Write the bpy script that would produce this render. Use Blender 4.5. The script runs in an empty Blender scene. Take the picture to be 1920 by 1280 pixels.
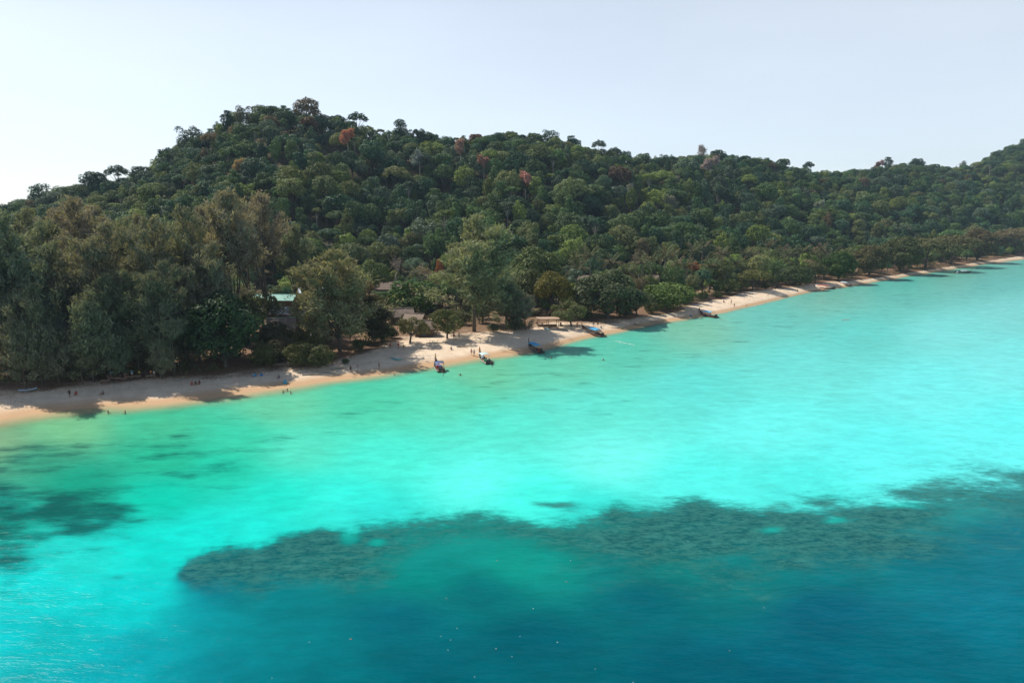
import bpy, bmesh, math, random
import numpy as np
from mathutils import Vector, Matrix

# ------------------------------------------------------------------ camera, sky, sun, exposure
S = bpy.context.scene
COL = S.collection
H = 36.0                      # drone height above the sea
F = 1280.0                    # focal length in pixels of a 1920 px wide frame
TH = math.atan(235.0 / F)     # pitch down
cd = bpy.data.cameras.new('camera')
cd.sensor_width = 36.0
cd.lens = 36.0 * F / 1920.0
cd.clip_start = 1.0
cd.clip_end = 20000.0
cam = bpy.data.objects.new('camera', cd)
COL.objects.link(cam)
cam.location = (0, 0, H)
cam.rotation_euler = (math.pi / 2 - TH, 0, 0)
S.camera = cam

SUN_EL = math.radians(48)
SUN_AZ = math.radians(-54)    # from +Y, positive towards +X: behind the island, to the left
w = bpy.data.worlds.new('World')
S.world = w
w.use_nodes = True
nt = w.node_tree
bg = nt.nodes['Background']
sky = nt.nodes.new('ShaderNodeTexSky')
sky.sky_type = 'NISHITA'
sky.sun_disc = False
sky.sun_elevation = SUN_EL
sky.sun_rotation = SUN_AZ
sky.altitude = 0
sky.air_density = 0.7
sky.dust_density = 1.0
sky.ozone_density = 3.0
# haze veil over the clear sky: pale, strongest low down, dimmed overhead to cut fill light, the same all round
SKY_STRENGTH = 0.07
bg.inputs[1].default_value = SKY_STRENGTH
tcw = nt.nodes.new('ShaderNodeTexCoord')
sep = nt.nodes.new('ShaderNodeSeparateXYZ')
nt.links.new(tcw.outputs['Generated'], sep.inputs[0])
vr = nt.nodes.new('ShaderNodeValToRGB')
vr.color_ramp.interpolation = 'B_SPLINE'
vr.color_ramp.elements[0].position = 0.0
vr.color_ramp.elements[0].color = (0.495, 0.52, 0.515, 1)
vr.color_ramp.elements[1].position = 0.7
vr.color_ramp.elements[1].color = (0.03, 0.05, 0.09, 1)
e_ = vr.color_ramp.elements.new(0.28)
e_.color = (0.54, 0.56, 0.53, 1)
e2_ = vr.color_ramp.elements.new(0.46)
e2_.color = (0.16, 0.20, 0.25, 1)
nt.links.new(sep.outputs['Z'], vr.inputs[0])
dv = nt.nodes.new('ShaderNodeMix')
dv.data_type = 'RGBA'
dv.blend_type = 'ADD'
dv.inputs['Factor'].default_value = 1.0
sc_ = nt.nodes.new('ShaderNodeVectorMath')
sc_.operation = 'SCALE'
sc_.inputs['Scale'].default_value = 1.0 / SKY_STRENGTH
cn = nt.nodes.new('ShaderNodeTexNoise')        # faint uneven haze, the same kind all round
cm_ = nt.nodes.new('ShaderNodeMapping')
cm_.inputs['Scale'].default_value = (1.2, 1.2, 5.0)
nt.links.new(tcw.outputs['Generated'], cm_.inputs['Vector'])
nt.links.new(cm_.outputs[0], cn.inputs['Vector'])
cn.inputs['Scale'].default_value = 2.4
cn.inputs['Detail'].default_value = 5.0
cr_ = nt.nodes.new('ShaderNodeMapRange')
cr_.inputs['From Min'].default_value = 0.3
cr_.inputs['From Max'].default_value = 0.7
cr_.inputs['To Min'].default_value = 0.955
cr_.inputs['To Max'].default_value = 1.045
nt.links.new(cn.outputs['Fac'], cr_.inputs['Value'])
cs_ = nt.nodes.new('ShaderNodeVectorMath')
cs_.operation = 'SCALE'
nt.links.new(vr.outputs[0], cs_.inputs[0])
nt.links.new(cr_.outputs[0], cs_.inputs['Scale'])
nt.links.new(cs_.outputs[0], sc_.inputs[0])
nt.links.new(sky.outputs[0], dv.inputs['A'])
nt.links.new(sc_.outputs[0], dv.inputs['B'])
nt.links.new(dv.outputs['Result'], bg.inputs[0])
sd = bpy.data.lights.new('sun', 'SUN')
sd.energy = 5.0
sd.angle = math.radians(0.6)
sd.color = (1.0, 0.925, 0.82)
sun = bpy.data.objects.new('sun', sd)
COL.objects.link(sun)
SDIR = Vector((math.cos(SUN_EL) * math.sin(SUN_AZ), math.cos(SUN_EL) * math.cos(SUN_AZ), math.sin(SUN_EL)))
sun.rotation_euler = SDIR.to_track_quat('Z', 'Y').to_euler()
sun.location = (-200, 300, 400)
S.view_settings.view_transform = 'Standard'
S.view_settings.look = 'None'
S.view_settings.gamma = 1.0
S.view_settings.use_curve_mapping = False
S.view_settings.exposure = 0.18
S.cycles.max_bounces = 6
S.cycles.diffuse_bounces = 2
S.cycles.glossy_bounces = 2
S.cycles.transmission_bounces = 3
S.cycles.volume_bounces = 0
S.cycles.transparent_max_bounces = 6
S.cycles.caustics_reflective = False
S.cycles.caustics_refractive = False

R = np.random.RandomState(11)
random.seed(5)

# ------------------------------------------------------------------ projection helpers
CT, ST = math.cos(TH), math.sin(TH)


def ray(px, py):
    a, v = (px - 960.0) / F, (py - 640.0) / F
    return a, CT - v * ST, -ST - v * CT


def ground_pt(px, py, z=0.0):
    dx, dy, dz = ray(px, py)
    t = (z - H) / dz
    return Vector((dx * t, dy * t, z))


def proj(x, y, z):
    x, y, z = np.asarray(x, float), np.asarray(y, float), np.asarray(z, float)
    dep = y * CT + (H - z) * ST
    up = y * ST + (z - H) * CT
    return 960 + F * x / dep, 640 - F * up / dep, dep


def col_of(x, y):            # image column of a sea-level point
    return 960 + F * x / (y * CT + H * ST)


def x_of(px, y):
    return (px - 960) / F * (y * CT + H * ST)


# ------------------------------------------------------------------ noise in numpy
def _hash(ix, iy, s):
    h = (ix.astype(np.int64) * 374761393 + iy.astype(np.int64) * 668265263 + s * 1442695041) & 0xFFFFFFFF
    h = ((h ^ (h >> 13)) * 1274126177) & 0xFFFFFFFF
    h = h ^ (h >> 16)
    return (h & 0xFFFF) / 65535.0


def vnoise(x, y, s=0):
    x, y = np.asarray(x, float), np.asarray(y, float)
    ix, iy = np.floor(x), np.floor(y)
    fx, fy = x - ix, y - iy
    fx, fy = fx * fx * (3 - 2 * fx), fy * fy * (3 - 2 * fy)
    a, b = _hash(ix, iy, s), _hash(ix + 1, iy, s)
    c, d = _hash(ix, iy + 1, s), _hash(ix + 1, iy + 1, s)
    return (a + (b - a) * fx) * (1 - fy) + (c + (d - c) * fx) * fy


def fbm(x, y, s=0, o=4):
    t, amp, tot = 0.0, 1.0, 0.0
    for k in range(o):
        t = t + amp * vnoise(x * 2 ** k, y * 2 ** k, s + k * 17)
        tot += amp
        amp *= 0.5
    return t / tot


def sstep(a, b, x):
    t = np.clip((x - a) / (b - a), 0, 1)
    return t * t * (3 - 2 * t)


def lin(c):
    c = np.asarray(c, float) / 255.0
    return np.where(c <= 0.04045, c / 12.92, ((c + 0.055) / 1.055) ** 2.4)


# ------------------------------------------------------------------ mesh helpers
class MB:
    def __init__(s):
        s.v, s.f, s.m = [], [], []

    def add(s, vs, fs, mi=0):
        o = len(s.v)
        s.v.extend([tuple(q) for q in vs])
        s.f.extend([tuple(i + o for i in q) for q in fs])
        s.m.extend([mi] * len(fs))

    def box(s, c, d, rz=0.0, mi=0, mat=None):
        vs = [Vector((sx * d[0] / 2, sy * d[1] / 2, sz * d[2] / 2)) for sx in (-1, 1) for sy in (-1, 1) for sz in (-1, 1)]
        M = mat if mat is not None else Matrix.Rotation(rz, 3, 'Z')
        vs = [M @ q + Vector(c) for q in vs]
        s.add(vs, [(0, 1, 3, 2), (4, 6, 7, 5), (0, 4, 5, 1), (2, 3, 7, 6), (0, 2, 6, 4), (1, 5, 7, 3)], mi)

    def tube(s, pts, rad, n=6, mi=0, cap=True):
        pts = [Vector(p) for p in pts]
        k = len(pts)
        rings = []
        for i, p in enumerate(pts):
            d = (pts[min(i + 1, k - 1)] - pts[max(i - 1, 0)])
            if d.length < 1e-6:
                d = Vector((0, 0, 1))
            d.normalize()
            u = d.cross(Vector((1, 0, 0)) if abs(d.x) < 0.8 else Vector((0, 1, 0))).normalized()
            q = d.cross(u)
            r = rad[i] if hasattr(rad, '__len__') else rad
            rings.append([p + (u * math.cos(2 * math.pi * j / n) + q * math.sin(2 * math.pi * j / n)) * r for j in range(n)])
        vs = [q for ring in rings for q in ring]
        fs = [(i * n + j, i * n + (j + 1) % n, (i + 1) * n + (j + 1) % n, (i + 1) * n + j) for i in range(k - 1) for j in range(n)]
        if cap:
            fs.append(tuple(range(n - 1, -1, -1)))
            fs.append(tuple((k - 1) * n + j for j in range(n)))
        s.add(vs, fs, mi)

    def mesh(s, name, mats, smooth=False):
        me = bpy.data.meshes.new(name)
        me.from_pydata(s.v, [], s.f)
        for m in (mats if isinstance(mats, (list, tuple)) else [mats]):
            me.materials.append(m)
        if any(s.m):
            me.polygons.foreach_set('material_index', np.array(s.m, np.int32))
        if smooth:
            me.polygons.foreach_set('use_smooth', np.ones(len(me.polygons), bool))
        me.update()
        return me

    def obj(s, name, mats, parent=None, smooth=False):
        return link(name, s.mesh(name, mats, smooth), parent)


def link(name, data, parent=None, loc=None):
    o = bpy.data.objects.new(name, data)
    COL.objects.link(o)
    if parent is not None:
        o.parent = parent
    if loc is not None:
        o.location = loc
    return o


def tag(o, label=None, cat=None, group=None, kind=None):
    if label:
        o['label'] = label
    if cat:
        o['category'] = cat
    if group:
        o['group'] = group
    if kind:
        o['kind'] = kind
    return o


def thing(name, label, cat, loc, rz=0.0, group=None):
    o = bpy.data.objects.new(name, None)
    COL.objects.link(o)
    o.empty_display_size = 0.3
    o.location = loc
    o.rotation_euler = (0, 0, rz)
    return tag(o, label, cat, group)


def grid_mesh(name, P, mat, attrs=(), smooth=True):
    """P: (rows, cols, 3) array -> mesh object data"""
    r, c = P.shape[:2]
    me = bpy.data.meshes.new(name)
    me.vertices.add(r * c)
    me.vertices.foreach_set('co', P.reshape(-1).astype(np.float32))
    i = np.arange(r * c).reshape(r, c)
    q = np.stack([i[:-1, :-1], i[:-1, 1:], i[1:, 1:], i[1:, :-1]], -1).reshape(-1)
    n = len(q) // 4
    me.loops.add(n * 4)
    me.loops.foreach_set('vertex_index', q.astype(np.int32))
    me.polygons.add(n)
    me.polygons.foreach_set('loop_start', np.arange(0, n * 4, 4, dtype=np.int32))
    me.polygons.foreach_set('use_smooth', np.full(n, smooth))
    for nm, typ, arr in attrs:
        a = me.attributes.new(nm, typ, 'POINT')
        a.data.foreach_set('color' if typ == 'FLOAT_COLOR' else 'value', np.asarray(arr, np.float32).reshape(-1))
    me.materials.append(mat)
    me.update(calc_edges=True)
    return me


# ------------------------------------------------------------------ materials
MATS = {}


def node_mat(name):
    m = bpy.data.materials.new(name)
    m.use_nodes = True
    t = m.node_tree
    return m, t, t.nodes, t.links, t.nodes['Principled BSDF']


def noise_node(N, L, scale, detail=4.0, rough=0.55, vec=None):
    n = N.new('ShaderNodeTexNoise')
    n.inputs['Scale'].default_value = scale
    n.inputs['Detail'].default_value = detail
    n.inputs['Roughness'].default_value = rough
    if vec is not None:
        L.new(vec, n.inputs['Vector'])
    return n


def plain(name, c, rough=0.6, var=0.25, scale=3.0, metal=0.0, bump=0.0, spec=0.4):
    """paint, wood, cloth ...: base colour broken up by a little noise"""
    if name in MATS:
        return MATS[name]
    m, t, N, L, b = node_mat(name)
    tc = N.new('ShaderNodeTexCoord')
    n = noise_node(N, L, scale, 5, 0.6, tc.outputs['Object'])
    mx = N.new('ShaderNodeMix')
    mx.data_type = 'RGBA'
    L.new(n.outputs['Fac'], mx.inputs['Factor'])
    mx.inputs['A'].default_value = (*[q * (1 - var) for q in c], 1)
    mx.inputs['B'].default_value = (*[min(1, q * (1 + var)) for q in c], 1)
    L.new(mx.outputs['Result'], b.inputs['Base Color'])
    b.inputs['Roughness'].default_value = rough
    b.inputs['Metallic'].default_value = metal
    b.inputs['Specular IOR Level'].default_value = spec
    if bump:
        bp = N.new('ShaderNodeBump')
        bp.inputs['Strength'].default_value = bump
        bp.inputs['Distance'].default_value = 0.05
        L.new(n.outputs['Fac'], bp.inputs['Height'])
        L.new(bp.outputs[0], b.inputs['Normal'])
    MATS[name] = m
    return m


def leaf_mat(name, rough=0.6, transl=0.17, spec=0.12, hue_var=0.35):
    """colour = tint of the tree (object / instance attribute) varied leaf by leaf"""
    m, t, N, L, b = node_mat(name)
    N.remove(b)
    out = N['Material Output']
    at = N.new('ShaderNodeAttribute')
    at.attribute_type = 'INSTANCER'
    at.attribute_name = 'tint'
    lv = N.new('ShaderNodeAttribute')
    lv.attribute_type = 'GEOMETRY'
    lv.attribute_name = 'leafvar'
    hs = N.new('ShaderNodeHueSaturation')
    mr = N.new('ShaderNodeMapRange')
    mr.inputs['To Min'].default_value = 1 - hue_var
    mr.inputs['To Max'].default_value = 1 + hue_var * 1.3
    L.new(lv.outputs['Fac'], mr.inputs['Value'])
    L.new(mr.outputs[0], hs.inputs['Value'])
    mh = N.new('ShaderNodeMapRange')
    mh.inputs['To Min'].default_value = 0.515
    mh.inputs['To Max'].default_value = 0.48
    L.new(lv.outputs['Fac'], mh.inputs['Value'])
    L.new(mh.outputs[0], hs.inputs['Hue'])
    L.new(at.outputs['Color'], hs.inputs['Color'])
    d = N.new('ShaderNodeBsdfPrincipled')
    d.inputs['Roughness'].default_value = rough
    d.inputs['Specular IOR Level'].default_value = spec
    L.new(hs.outputs[0], d.inputs['Base Color'])
    tr = N.new('ShaderNodeBsdfTranslucent')
    g = N.new('ShaderNodeMix')
    g.data_type = 'RGBA'
    g.blend_type = 'MULTIPLY'
    g.inputs['Factor'].default_value = 1.0
    g.inputs['B'].default_value = (1.5, 1.45, 0.7, 1)
    L.new(hs.outputs[0], g.inputs['A'])
    L.new(g.outputs['Result'], tr.inputs['Color'])
    mx = N.new('ShaderNodeMixShader')
    mx.inputs[0].default_value = transl
    L.new(d.outputs[0], mx.inputs[1])
    L.new(tr.outputs[0], mx.inputs[2])
    L.new(mx.outputs[0], out.inputs['Surface'])
    MATS[name] = m
    return m


LEAF = leaf_mat('leaf')
NEEDLE = leaf_mat('casuarina_needle', 0.8, 0.25, 0.1, 0.4)
BARK = plain('bark', (0.10, 0.08, 0.06), 0.9, 0.5, 2.0)
PALEBARK = plain('pale_bark', (0.28, 0.25, 0.21), 0.9, 0.35, 2.0)
PALMBARK = plain('palm_bark', (0.20, 0.17, 0.13), 0.9, 0.4, 4.0)


def sand_mat():
    m, t, N, L, b = node_mat('sand')
    tc = N.new('ShaderNodeTexCoord')
    wet = N.new('ShaderNodeAttribute')
    wet.attribute_name = 'wet'
    lit = N.new('ShaderNodeAttribute')
    lit.attribute_name = 'litter'
    n1 = noise_node(N, L, 0.35, 6, 0.65, tc.outputs['Object'])
    n2 = noise_node(N, L, 2.2, 5, 0.7, tc.outputs['Object'])
    cr = N.new('ShaderNodeValToRGB')
    cr.color_ramp.elements[0].position = 0.3
    cr.color_ramp.elements[0].color = (0.61, 0.47, 0.33, 1)
    cr.color_ramp.elements[1].position = 0.7
    cr.color_ramp.elements[1].color = (0.79, 0.65, 0.49, 1)
    L.new(n1.outputs['Fac'], cr.inputs[0])
    # wet band by the water
    mw = N.new('ShaderNodeMix')
    mw.data_type = 'RGBA'
    L.new(wet.outputs['Fac'], mw.inputs['Factor'])
    L.new(cr.outputs[0], mw.inputs['A'])
    mw.inputs['B'].default_value = (0.54, 0.35, 0.20, 1)
    # litter: patches of dry leaves and soil
    ma = N.new('ShaderNodeMath')
    ma.operation = 'ADD'
    L.new(lit.outputs['Fac'], ma.inputs[0])
    L.new(n2.outputs['Fac'], ma.inputs[1])
    mr = N.new('ShaderNodeMapRange')
    mr.inputs['From Min'].default_value = 0.85
    mr.inputs['From Max'].default_value = 1.15
    L.new(ma.outputs[0], mr.inputs['Value'])
    ml = N.new('ShaderNodeMix')
    ml.data_type = 'RGBA'
    L.new(mr.outputs[0], ml.inputs['Factor'])
    L.new(mw.outputs['Result'], ml.inputs['A'])
    ml.inputs['B'].default_value = (0.20, 0.125, 0.075, 1)
    L.new(ml.outputs['Result'], b.inputs['Base Color'])
    b.inputs['Roughness'].default_value = 0.9
    b.inputs['Specular IOR Level'].default_value = 0.15
    bp = N.new('ShaderNodeBump')
    bp.inputs['Strength'].default_value = 0.5
    bp.inputs['Distance'].default_value = 0.25
    L.new(n2.outputs['Fac'], bp.inputs['Height'])
    L.new(bp.outputs[0], b.inputs['Normal'])
    return m


def soil_mat():
    m, t, N, L, b = node_mat('forest_soil')
    tc = N.new('ShaderNodeTexCoord')
    n1 = noise_node(N, L, 0.12, 6, 0.7, tc.outputs['Object'])
    cr = N.new('ShaderNodeValToRGB')
    cr.color_ramp.elements[0].color = (0.03, 0.04, 0.015, 1)
    cr.color_ramp.elements[0].position = 0.35
    cr.color_ramp.elements[1].color = (0.14, 0.10, 0.06, 1)
    cr.color_ramp.elements[1].position = 0.75
    L.new(n1.outputs['Fac'], cr.inputs[0])
    sf = N.new('ShaderNodeAttribute')
    sf.attribute_name = 'sandy'
    mx = N.new('ShaderNodeMix')
    mx.data_type = 'RGBA'
    L.new(sf.outputs['Fac'], mx.inputs['Factor'])
    L.new(cr.outputs[0], mx.inputs['A'])
    mx.inputs['B'].default_value = (0.36, 0.25, 0.16, 1)
    L.new(mx.outputs['Result'], b.inputs['Base Color'])
    b.inputs['Roughness'].default_value = 0.95
    b.inputs['Specular IOR Level'].default_value = 0.1
    return m


def water_mat():
    m, t, N, L, b = node_mat('sea_water')
    out = N['Material Output']
    tc = N.new('ShaderNodeTexCoord')
    b1 = N.new('ShaderNodeAttribute')
    b1.attribute_name = 'shallow'
    b2 = N.new('ShaderNodeAttribute')
    b2.attribute_name = 'deep'
    eg = N.new('ShaderNodeAttribute')
    eg.attribute_name = 'edge'
    sdn = N.new('ShaderNodeAttribute')
    sdn.attribute_name = 'side'
    reefc = N.new('ShaderNodeAttribute')
    reefc.attribute_name = 'reef'
    strk = N.new('ShaderNodeAttribute')
    strk.attribute_name = 'weed'
    alpha = N.new('ShaderNodeAttribute')
    alpha.attribute_name = 'depth'
    mp = N.new('ShaderNodeMapping')
    mp.inputs['Scale'].default_value = (0.55, 1.0, 1.0)
    mp.inputs['Rotation'].default_value = (0, 0, math.radians(-14))
    L.new(tc.outputs['Object'], mp.inputs['Vector'])
    # coral heads: fine noise lifted by the reef mask
    n1 = noise_node(N, L, 0.16, 8, 0.68, mp.outputs[0])
    n2 = noise_node(N, L, 0.9, 4, 0.7, mp.outputs[0])
    ad = N.new('ShaderNodeMath')
    ad.operation = 'MULTIPLY_ADD'
    L.new(n2.outputs['Fac'], ad.inputs[0])
    ad.inputs[1].default_value = 0.45
    L.new(n1.outputs['Fac'], ad.inputs[2])
    a2 = N.new('ShaderNodeMath')
    a2.operation = 'ADD'
    n0 = noise_node(N, L, 0.045, 3, 0.55, mp.outputs[0])
    a0 = N.new('ShaderNodeMath')
    a0.operation = 'MULTIPLY_ADD'
    L.new(n0.outputs['Fac'], a0.inputs[0])
    a0.inputs[1].default_value = 1.1
    L.new(ad.outputs[0], a0.inputs[2])
    L.new(a0.outputs[0], a2.inputs[0])
    L.new(reefc.outputs['Fac'], a2.inputs[1])
    # ragged drop-off: edge distance broken by the same noises
    e1 = N.new('ShaderNodeMath')
    e1.operation = 'MULTIPLY_ADD'
    e0 = N.new('ShaderNodeMath')
    e0.operation = 'MULTIPLY_ADD'
    L.new(n2.outputs['Fac'], e0.inputs[0])
    e0.inputs[1].default_value = 0.55
    L.new(a0.outputs[0], e0.inputs[2])
    L.new(e0.outputs[0], e1.inputs[0])
    e1.inputs[1].default_value = 5.0
    e1.inputs[2].default_value = -5.0 * 1.55
    e2 = N.new('ShaderNodeMath')
    e2.operation = 'ADD'
    L.new(e1.outputs[0], e2.inputs[0])
    L.new(eg.outputs['Fac'], e2.inputs[1])
    e3 = N.new('ShaderNodeMapRange')
    e3.interpolation_type = 'SMOOTHSTEP'
    e3.inputs['From Min'].default_value = -1.9
    e3.inputs['From Max'].default_value = 1.5
    L.new(e2.outputs[0], e3.inputs['Value'])
    e4 = N.new('ShaderNodeMath')
    e4.operation = 'MULTIPLY'
    L.new(e3.outputs[0], e4.inputs[0])
    L.new(sdn.outputs['Fac'], e4.inputs[1])
    base = N.new('ShaderNodeMix')
    base.data_type = 'RGBA'
    L.new(e4.outputs[0], base.inputs['Factor'])
    L.new(b1.outputs['Color'], base.inputs['A'])
    L.new(b2.outputs['Color'], base.inputs['B'])
    mr = N.new('ShaderNodeMapRange')
    mr.interpolation_type = 'SMOOTHSTEP'
    mr.inputs['From Min'].default_value = 1.50
    mr.inputs['From Max'].default_value = 2.0
    mr.inputs['To Max'].default_value = 0.8
    L.new(a2.outputs[0], mr.inputs['Value'])
    # reef colour itself varies
    rc = N.new('ShaderNodeValToRGB')
    rc.color_ramp.elements[0].position = 0.76
    rc.color_ramp.elements[0].color = (0.003, 0.060, 0.070, 1)
    rc.color_ramp.elements[1].position = 1.0
    rc.color_ramp.elements[1].color = (0.030, 0.140, 0.125, 1)
    n6 = noise_node(N, L, 2.3, 4, 0.75, mp.outputs[0])
    n7 = N.new('ShaderNodeMath')
    n7.operation = 'MULTIPLY_ADD'
    L.new(n6.outputs['Fac'], n7.inputs[0])
    n7.inputs[1].default_value = 0.8
    L.new(n2.outputs['Fac'], n7.inputs[2])
    L.new(n7.outputs[0], rc.inputs[0])
    m1 = N.new('ShaderNodeMix')
    m1.data_type = 'RGBA'
    L.new(mr.outputs[0], m1.inputs['Factor'])
    L.new(base.outputs['Result'], m1.inputs['A'])
    L.new(rc.outputs[0], m1.inputs['B'])
    # sea grass streaks in the shallows
    mp2 = N.new('ShaderNodeMapping')
    mp2.inputs['Scale'].default_value = (0.42, 1.0, 1.0)
    mp2.inputs['Rotation'].default_value = (0, 0, math.radians(-20))
    L.new(tc.outputs['Object'], mp2.inputs['Vector'])
    n3 = noise_node(N, L, 0.22, 6, 0.62, mp2.outputs[0])
    a3 = N.new('ShaderNodeMath')
    a3.operation = 'MULTIPLY_ADD'
    L.new(n3.outputs['Fac'], a3.inputs[0])
    a3.inputs[1].default_value = 2.4
    L.new(strk.outputs['Fac'], a3.inputs[2])
    mr3 = N.new('ShaderNodeMapRange')
    mr3.interpolation_type = 'SMOOTHSTEP'
    mr3.inputs['From Min'].default_value = 1.62
    mr3.inputs['From Max'].default_value = 2.4
    mr3.inputs['To Max'].default_value = 0.88
    L.new(a3.outputs[0], mr3.inputs['Value'])
    m2 = N.new('ShaderNodeMix')
    m2.data_type = 'RGBA'
    L.new(mr3.outputs[0], m2.inputs['Factor'])
    L.new(m1.outputs['Result'], m2.inputs['A'])
    m2.inputs['B'].default_value = (0.001, 0.062, 0.060, 1)
    # random brightness variation over the bed colour
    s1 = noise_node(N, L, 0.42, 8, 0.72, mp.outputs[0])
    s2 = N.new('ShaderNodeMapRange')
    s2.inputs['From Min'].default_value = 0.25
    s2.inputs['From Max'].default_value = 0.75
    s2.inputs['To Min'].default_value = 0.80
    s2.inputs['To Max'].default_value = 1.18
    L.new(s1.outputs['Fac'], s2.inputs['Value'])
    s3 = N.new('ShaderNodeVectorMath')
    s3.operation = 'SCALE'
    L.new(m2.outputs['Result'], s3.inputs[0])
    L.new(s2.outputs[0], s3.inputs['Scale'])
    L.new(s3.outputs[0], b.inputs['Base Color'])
    b.inputs['Roughness'].default_value = 0.19
    b.inputs['IOR'].default_value = 1.33
    b.inputs['Specular IOR Level'].default_value = 0.025
    # ripples
    mp4 = N.new('ShaderNodeMapping')
    mp4.inputs['Scale'].default_value = (0.45, 1.0, 1.0)
    mp4.inputs['Rotation'].default_value = (0, 0, math.radians(12))
    L.new(tc.outputs['Object'], mp4.inputs['Vector'])
    w1 = noise_node(N, L, 0.9, 5, 0.6, mp4.outputs[0])
    w2 = noise_node(N, L, 0.14, 2, 0.5, mp4.outputs[0])
    mw = N.new('ShaderNodeMath')
    mw.operation = 'MULTIPLY_ADD'
    L.new(w2.outputs['Fac'], mw.inputs[0])
    mw.inputs[1].default_value = 1.5
    L.new(w1.outputs['Fac'], mw.inputs[2])
    bp = N.new('ShaderNodeBump')
    bp.inputs['Strength'].default_value = 0.5
    bp.inputs['Distance'].default_value = 0.4
    L.new(mw.outputs[0], bp.inputs['Height'])
    L.new(bp.outputs[0], b.inputs['Normal'])
    tr = N.new('ShaderNodeBsdfTransparent')
    mx = N.new('ShaderNodeMixShader')
    L.new(alpha.outputs['Fac'], mx.inputs[0])
    L.new(tr.outputs[0], mx.inputs[1])
    L.new(b.outputs[0], mx.inputs[2])
    L.new(mx.outputs[0], out.inputs['Surface'])
    return m


# ------------------------------------------------------------------ the island as a height field
def curve(pts):
    p = np.array(pts, float)
    return lambda q: np.interp(q, p[:, 0], p[:, 1])


SHORE_PX = [(-900, 960), (-300, 842), (0, 786), (100, 770), (200, 761), (300, 756), (420, 742), (500, 730), (560, 722), (640, 710), (720, 700), (780, 690),
            (830, 681), (900, 671), (960, 663), (1010, 655), (1060, 643), (1085, 634), (1120, 628), (1170, 618), (1220, 607), (1270, 599), (1310, 593), (1360, 583),
            (1420, 570), (1480, 555), (1530, 544), (1580, 538), (1640, 528), (1700, 518), (1760, 508), (1830, 497), (1920, 485), (2100, 472), (2500, 455), (3200, 445)]
shore_px = curve(SHORE_PX)


def smooth_curve(pts, lo=-1000, hi=3300, sig=14):
    q = np.arange(lo, hi, 2.0)
    y = np.interp(q, *np.array(pts, float).T)
    k = np.exp(-0.5 * (np.arange(-60, 61) * 2.0 / sig) ** 2)
    k /= k.sum()
    ys = np.convolve(np.pad(y, 60, mode='edge'), k, mode='valid')
    return lambda p: np.interp(p, q, ys)


shore_s = smooth_curve(SHORE_PX, sig=16)


def shore_y(px):
    v = (shore_s(px) - 640.0) / F
    return (-H / (-ST - v * CT)) * (CT - v * ST)


base_y = smooth_curve([(-900, 300), (0, 300), (500, 322), (700, 335), (960, 345), (1300, 392), (1500, 450), (1700, 545), (1920, 680), (2300, 860), (3200, 1100)], sig=60)
ridge_y = smooth_curve([(-900, 460), (0, 470), (500, 500), (960, 560), (1300, 640), (1500, 730), (1700, 860), (1920, 1010), (2300, 1250), (3200, 1500)], sig=60)
SKY = [(-900, 400), (-300, 396), (0, 387), (60, 372), (110, 356), (200, 341), (265, 330), (300, 306), (340, 272), (400, 250), (440, 215), (500, 197), (580, 199), (640, 216), (690, 226),
       (730, 250), (780, 240), (830, 258), (900, 250), (960, 246), (1040, 252), (1100, 272), (1180, 291), (1240, 291), (1300, 287), (1340, 289), (1400, 297), (1450, 302),
       (1500, 317), (1560, 322), (1620, 313), (1660, 304), (1740, 307), (1785, 318), (1820, 296), (1880, 268), (1920, 248), (2000, 215), (2200, 215), (2600, 240), (3200, 300)]
sky_s = smooth_curve(SKY, sig=22)
beach_w = smooth_curve([(-900, 17), (0, 16), (300, 15), (420, 14), (520, 15), (600, 12), (680, 18), (740, 30), (800, 36), (870, 30), (950, 24), (1030, 36), (1080, 22), (1130, 14), (1200, 10),
                        (1290, 18), (1340, 28), (1400, 38), (1470, 26), (1530, 18), (1570, 14), (1640, 12), (1700, 10), (1790, 9), (1880, 16), (1920, 20), (3200, 20)], sig=18)


def terrain_z(px, y):
    ys, yb, yr = shore_y(px), base_y(px), ridge_y(px)
    s = y - ys
    beach = np.where(s < 0, np.maximum(s * 0.06, -3.2), 2.3 * (1 - np.exp(-np.maximum(s, 0) * 0.075 / 1.15)))
    x = x_of(px, y)
    beach = beach + (fbm(x / 5, y / 8, 13, 3) - 0.5) * 0.22 * np.clip((s + 8) / 8, 0, 1)
    beach = beach + np.where(s > 4, (fbm(x / 9, y / 9, 3) - 0.5) * 0.5 * np.clip((s - 4) / 10, 0, 1), 0)
    v = (sky_s(px) - 640.0) / F
    zr = H + (yr / (CT - v * ST)) * (-ST - v * CT) - 14.0
    t = np.clip((y - yb + 40) / (yr - yb + 40), 0, 1)
    up = 0.55 * t ** 1.35 + 0.45 * sstep(0, 1, t)
    t2 = np.clip((y - yr) / 260.0, 0, 1)
    hill = (zr - 2.2) * np.where(y < yr, up, 1 - sstep(0, 1, t2) * 1.06)
    rough = (fbm(x / 60, y / 60, 21, 3) - 0.5) * 16 * np.clip(t * 4, 0, 1) * np.clip((1 - t) * 4, 0, 1)
    return beach + hill + rough


def ground(px, y):
    """world point on the ground in the image column px at distance y (column of its sea-level foot)"""
    return Vector((float(x_of(px, y)), float(y), float(terrain_z(np.array(px, float), np.array(y, float)))))


def z_at(x, y):
    return float(terrain_z(np.array(col_of(x, y)), np.array(float(y))))


cols = np.concatenate([np.arange(-900, -100, 20), np.arange(-100, 2020, 7), np.arange(2020, 3200, 20)]).astype(float)
ys, yb, yr, bw = shore_y(cols), base_y(cols), ridge_y(cols), beach_w(cols)
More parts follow.
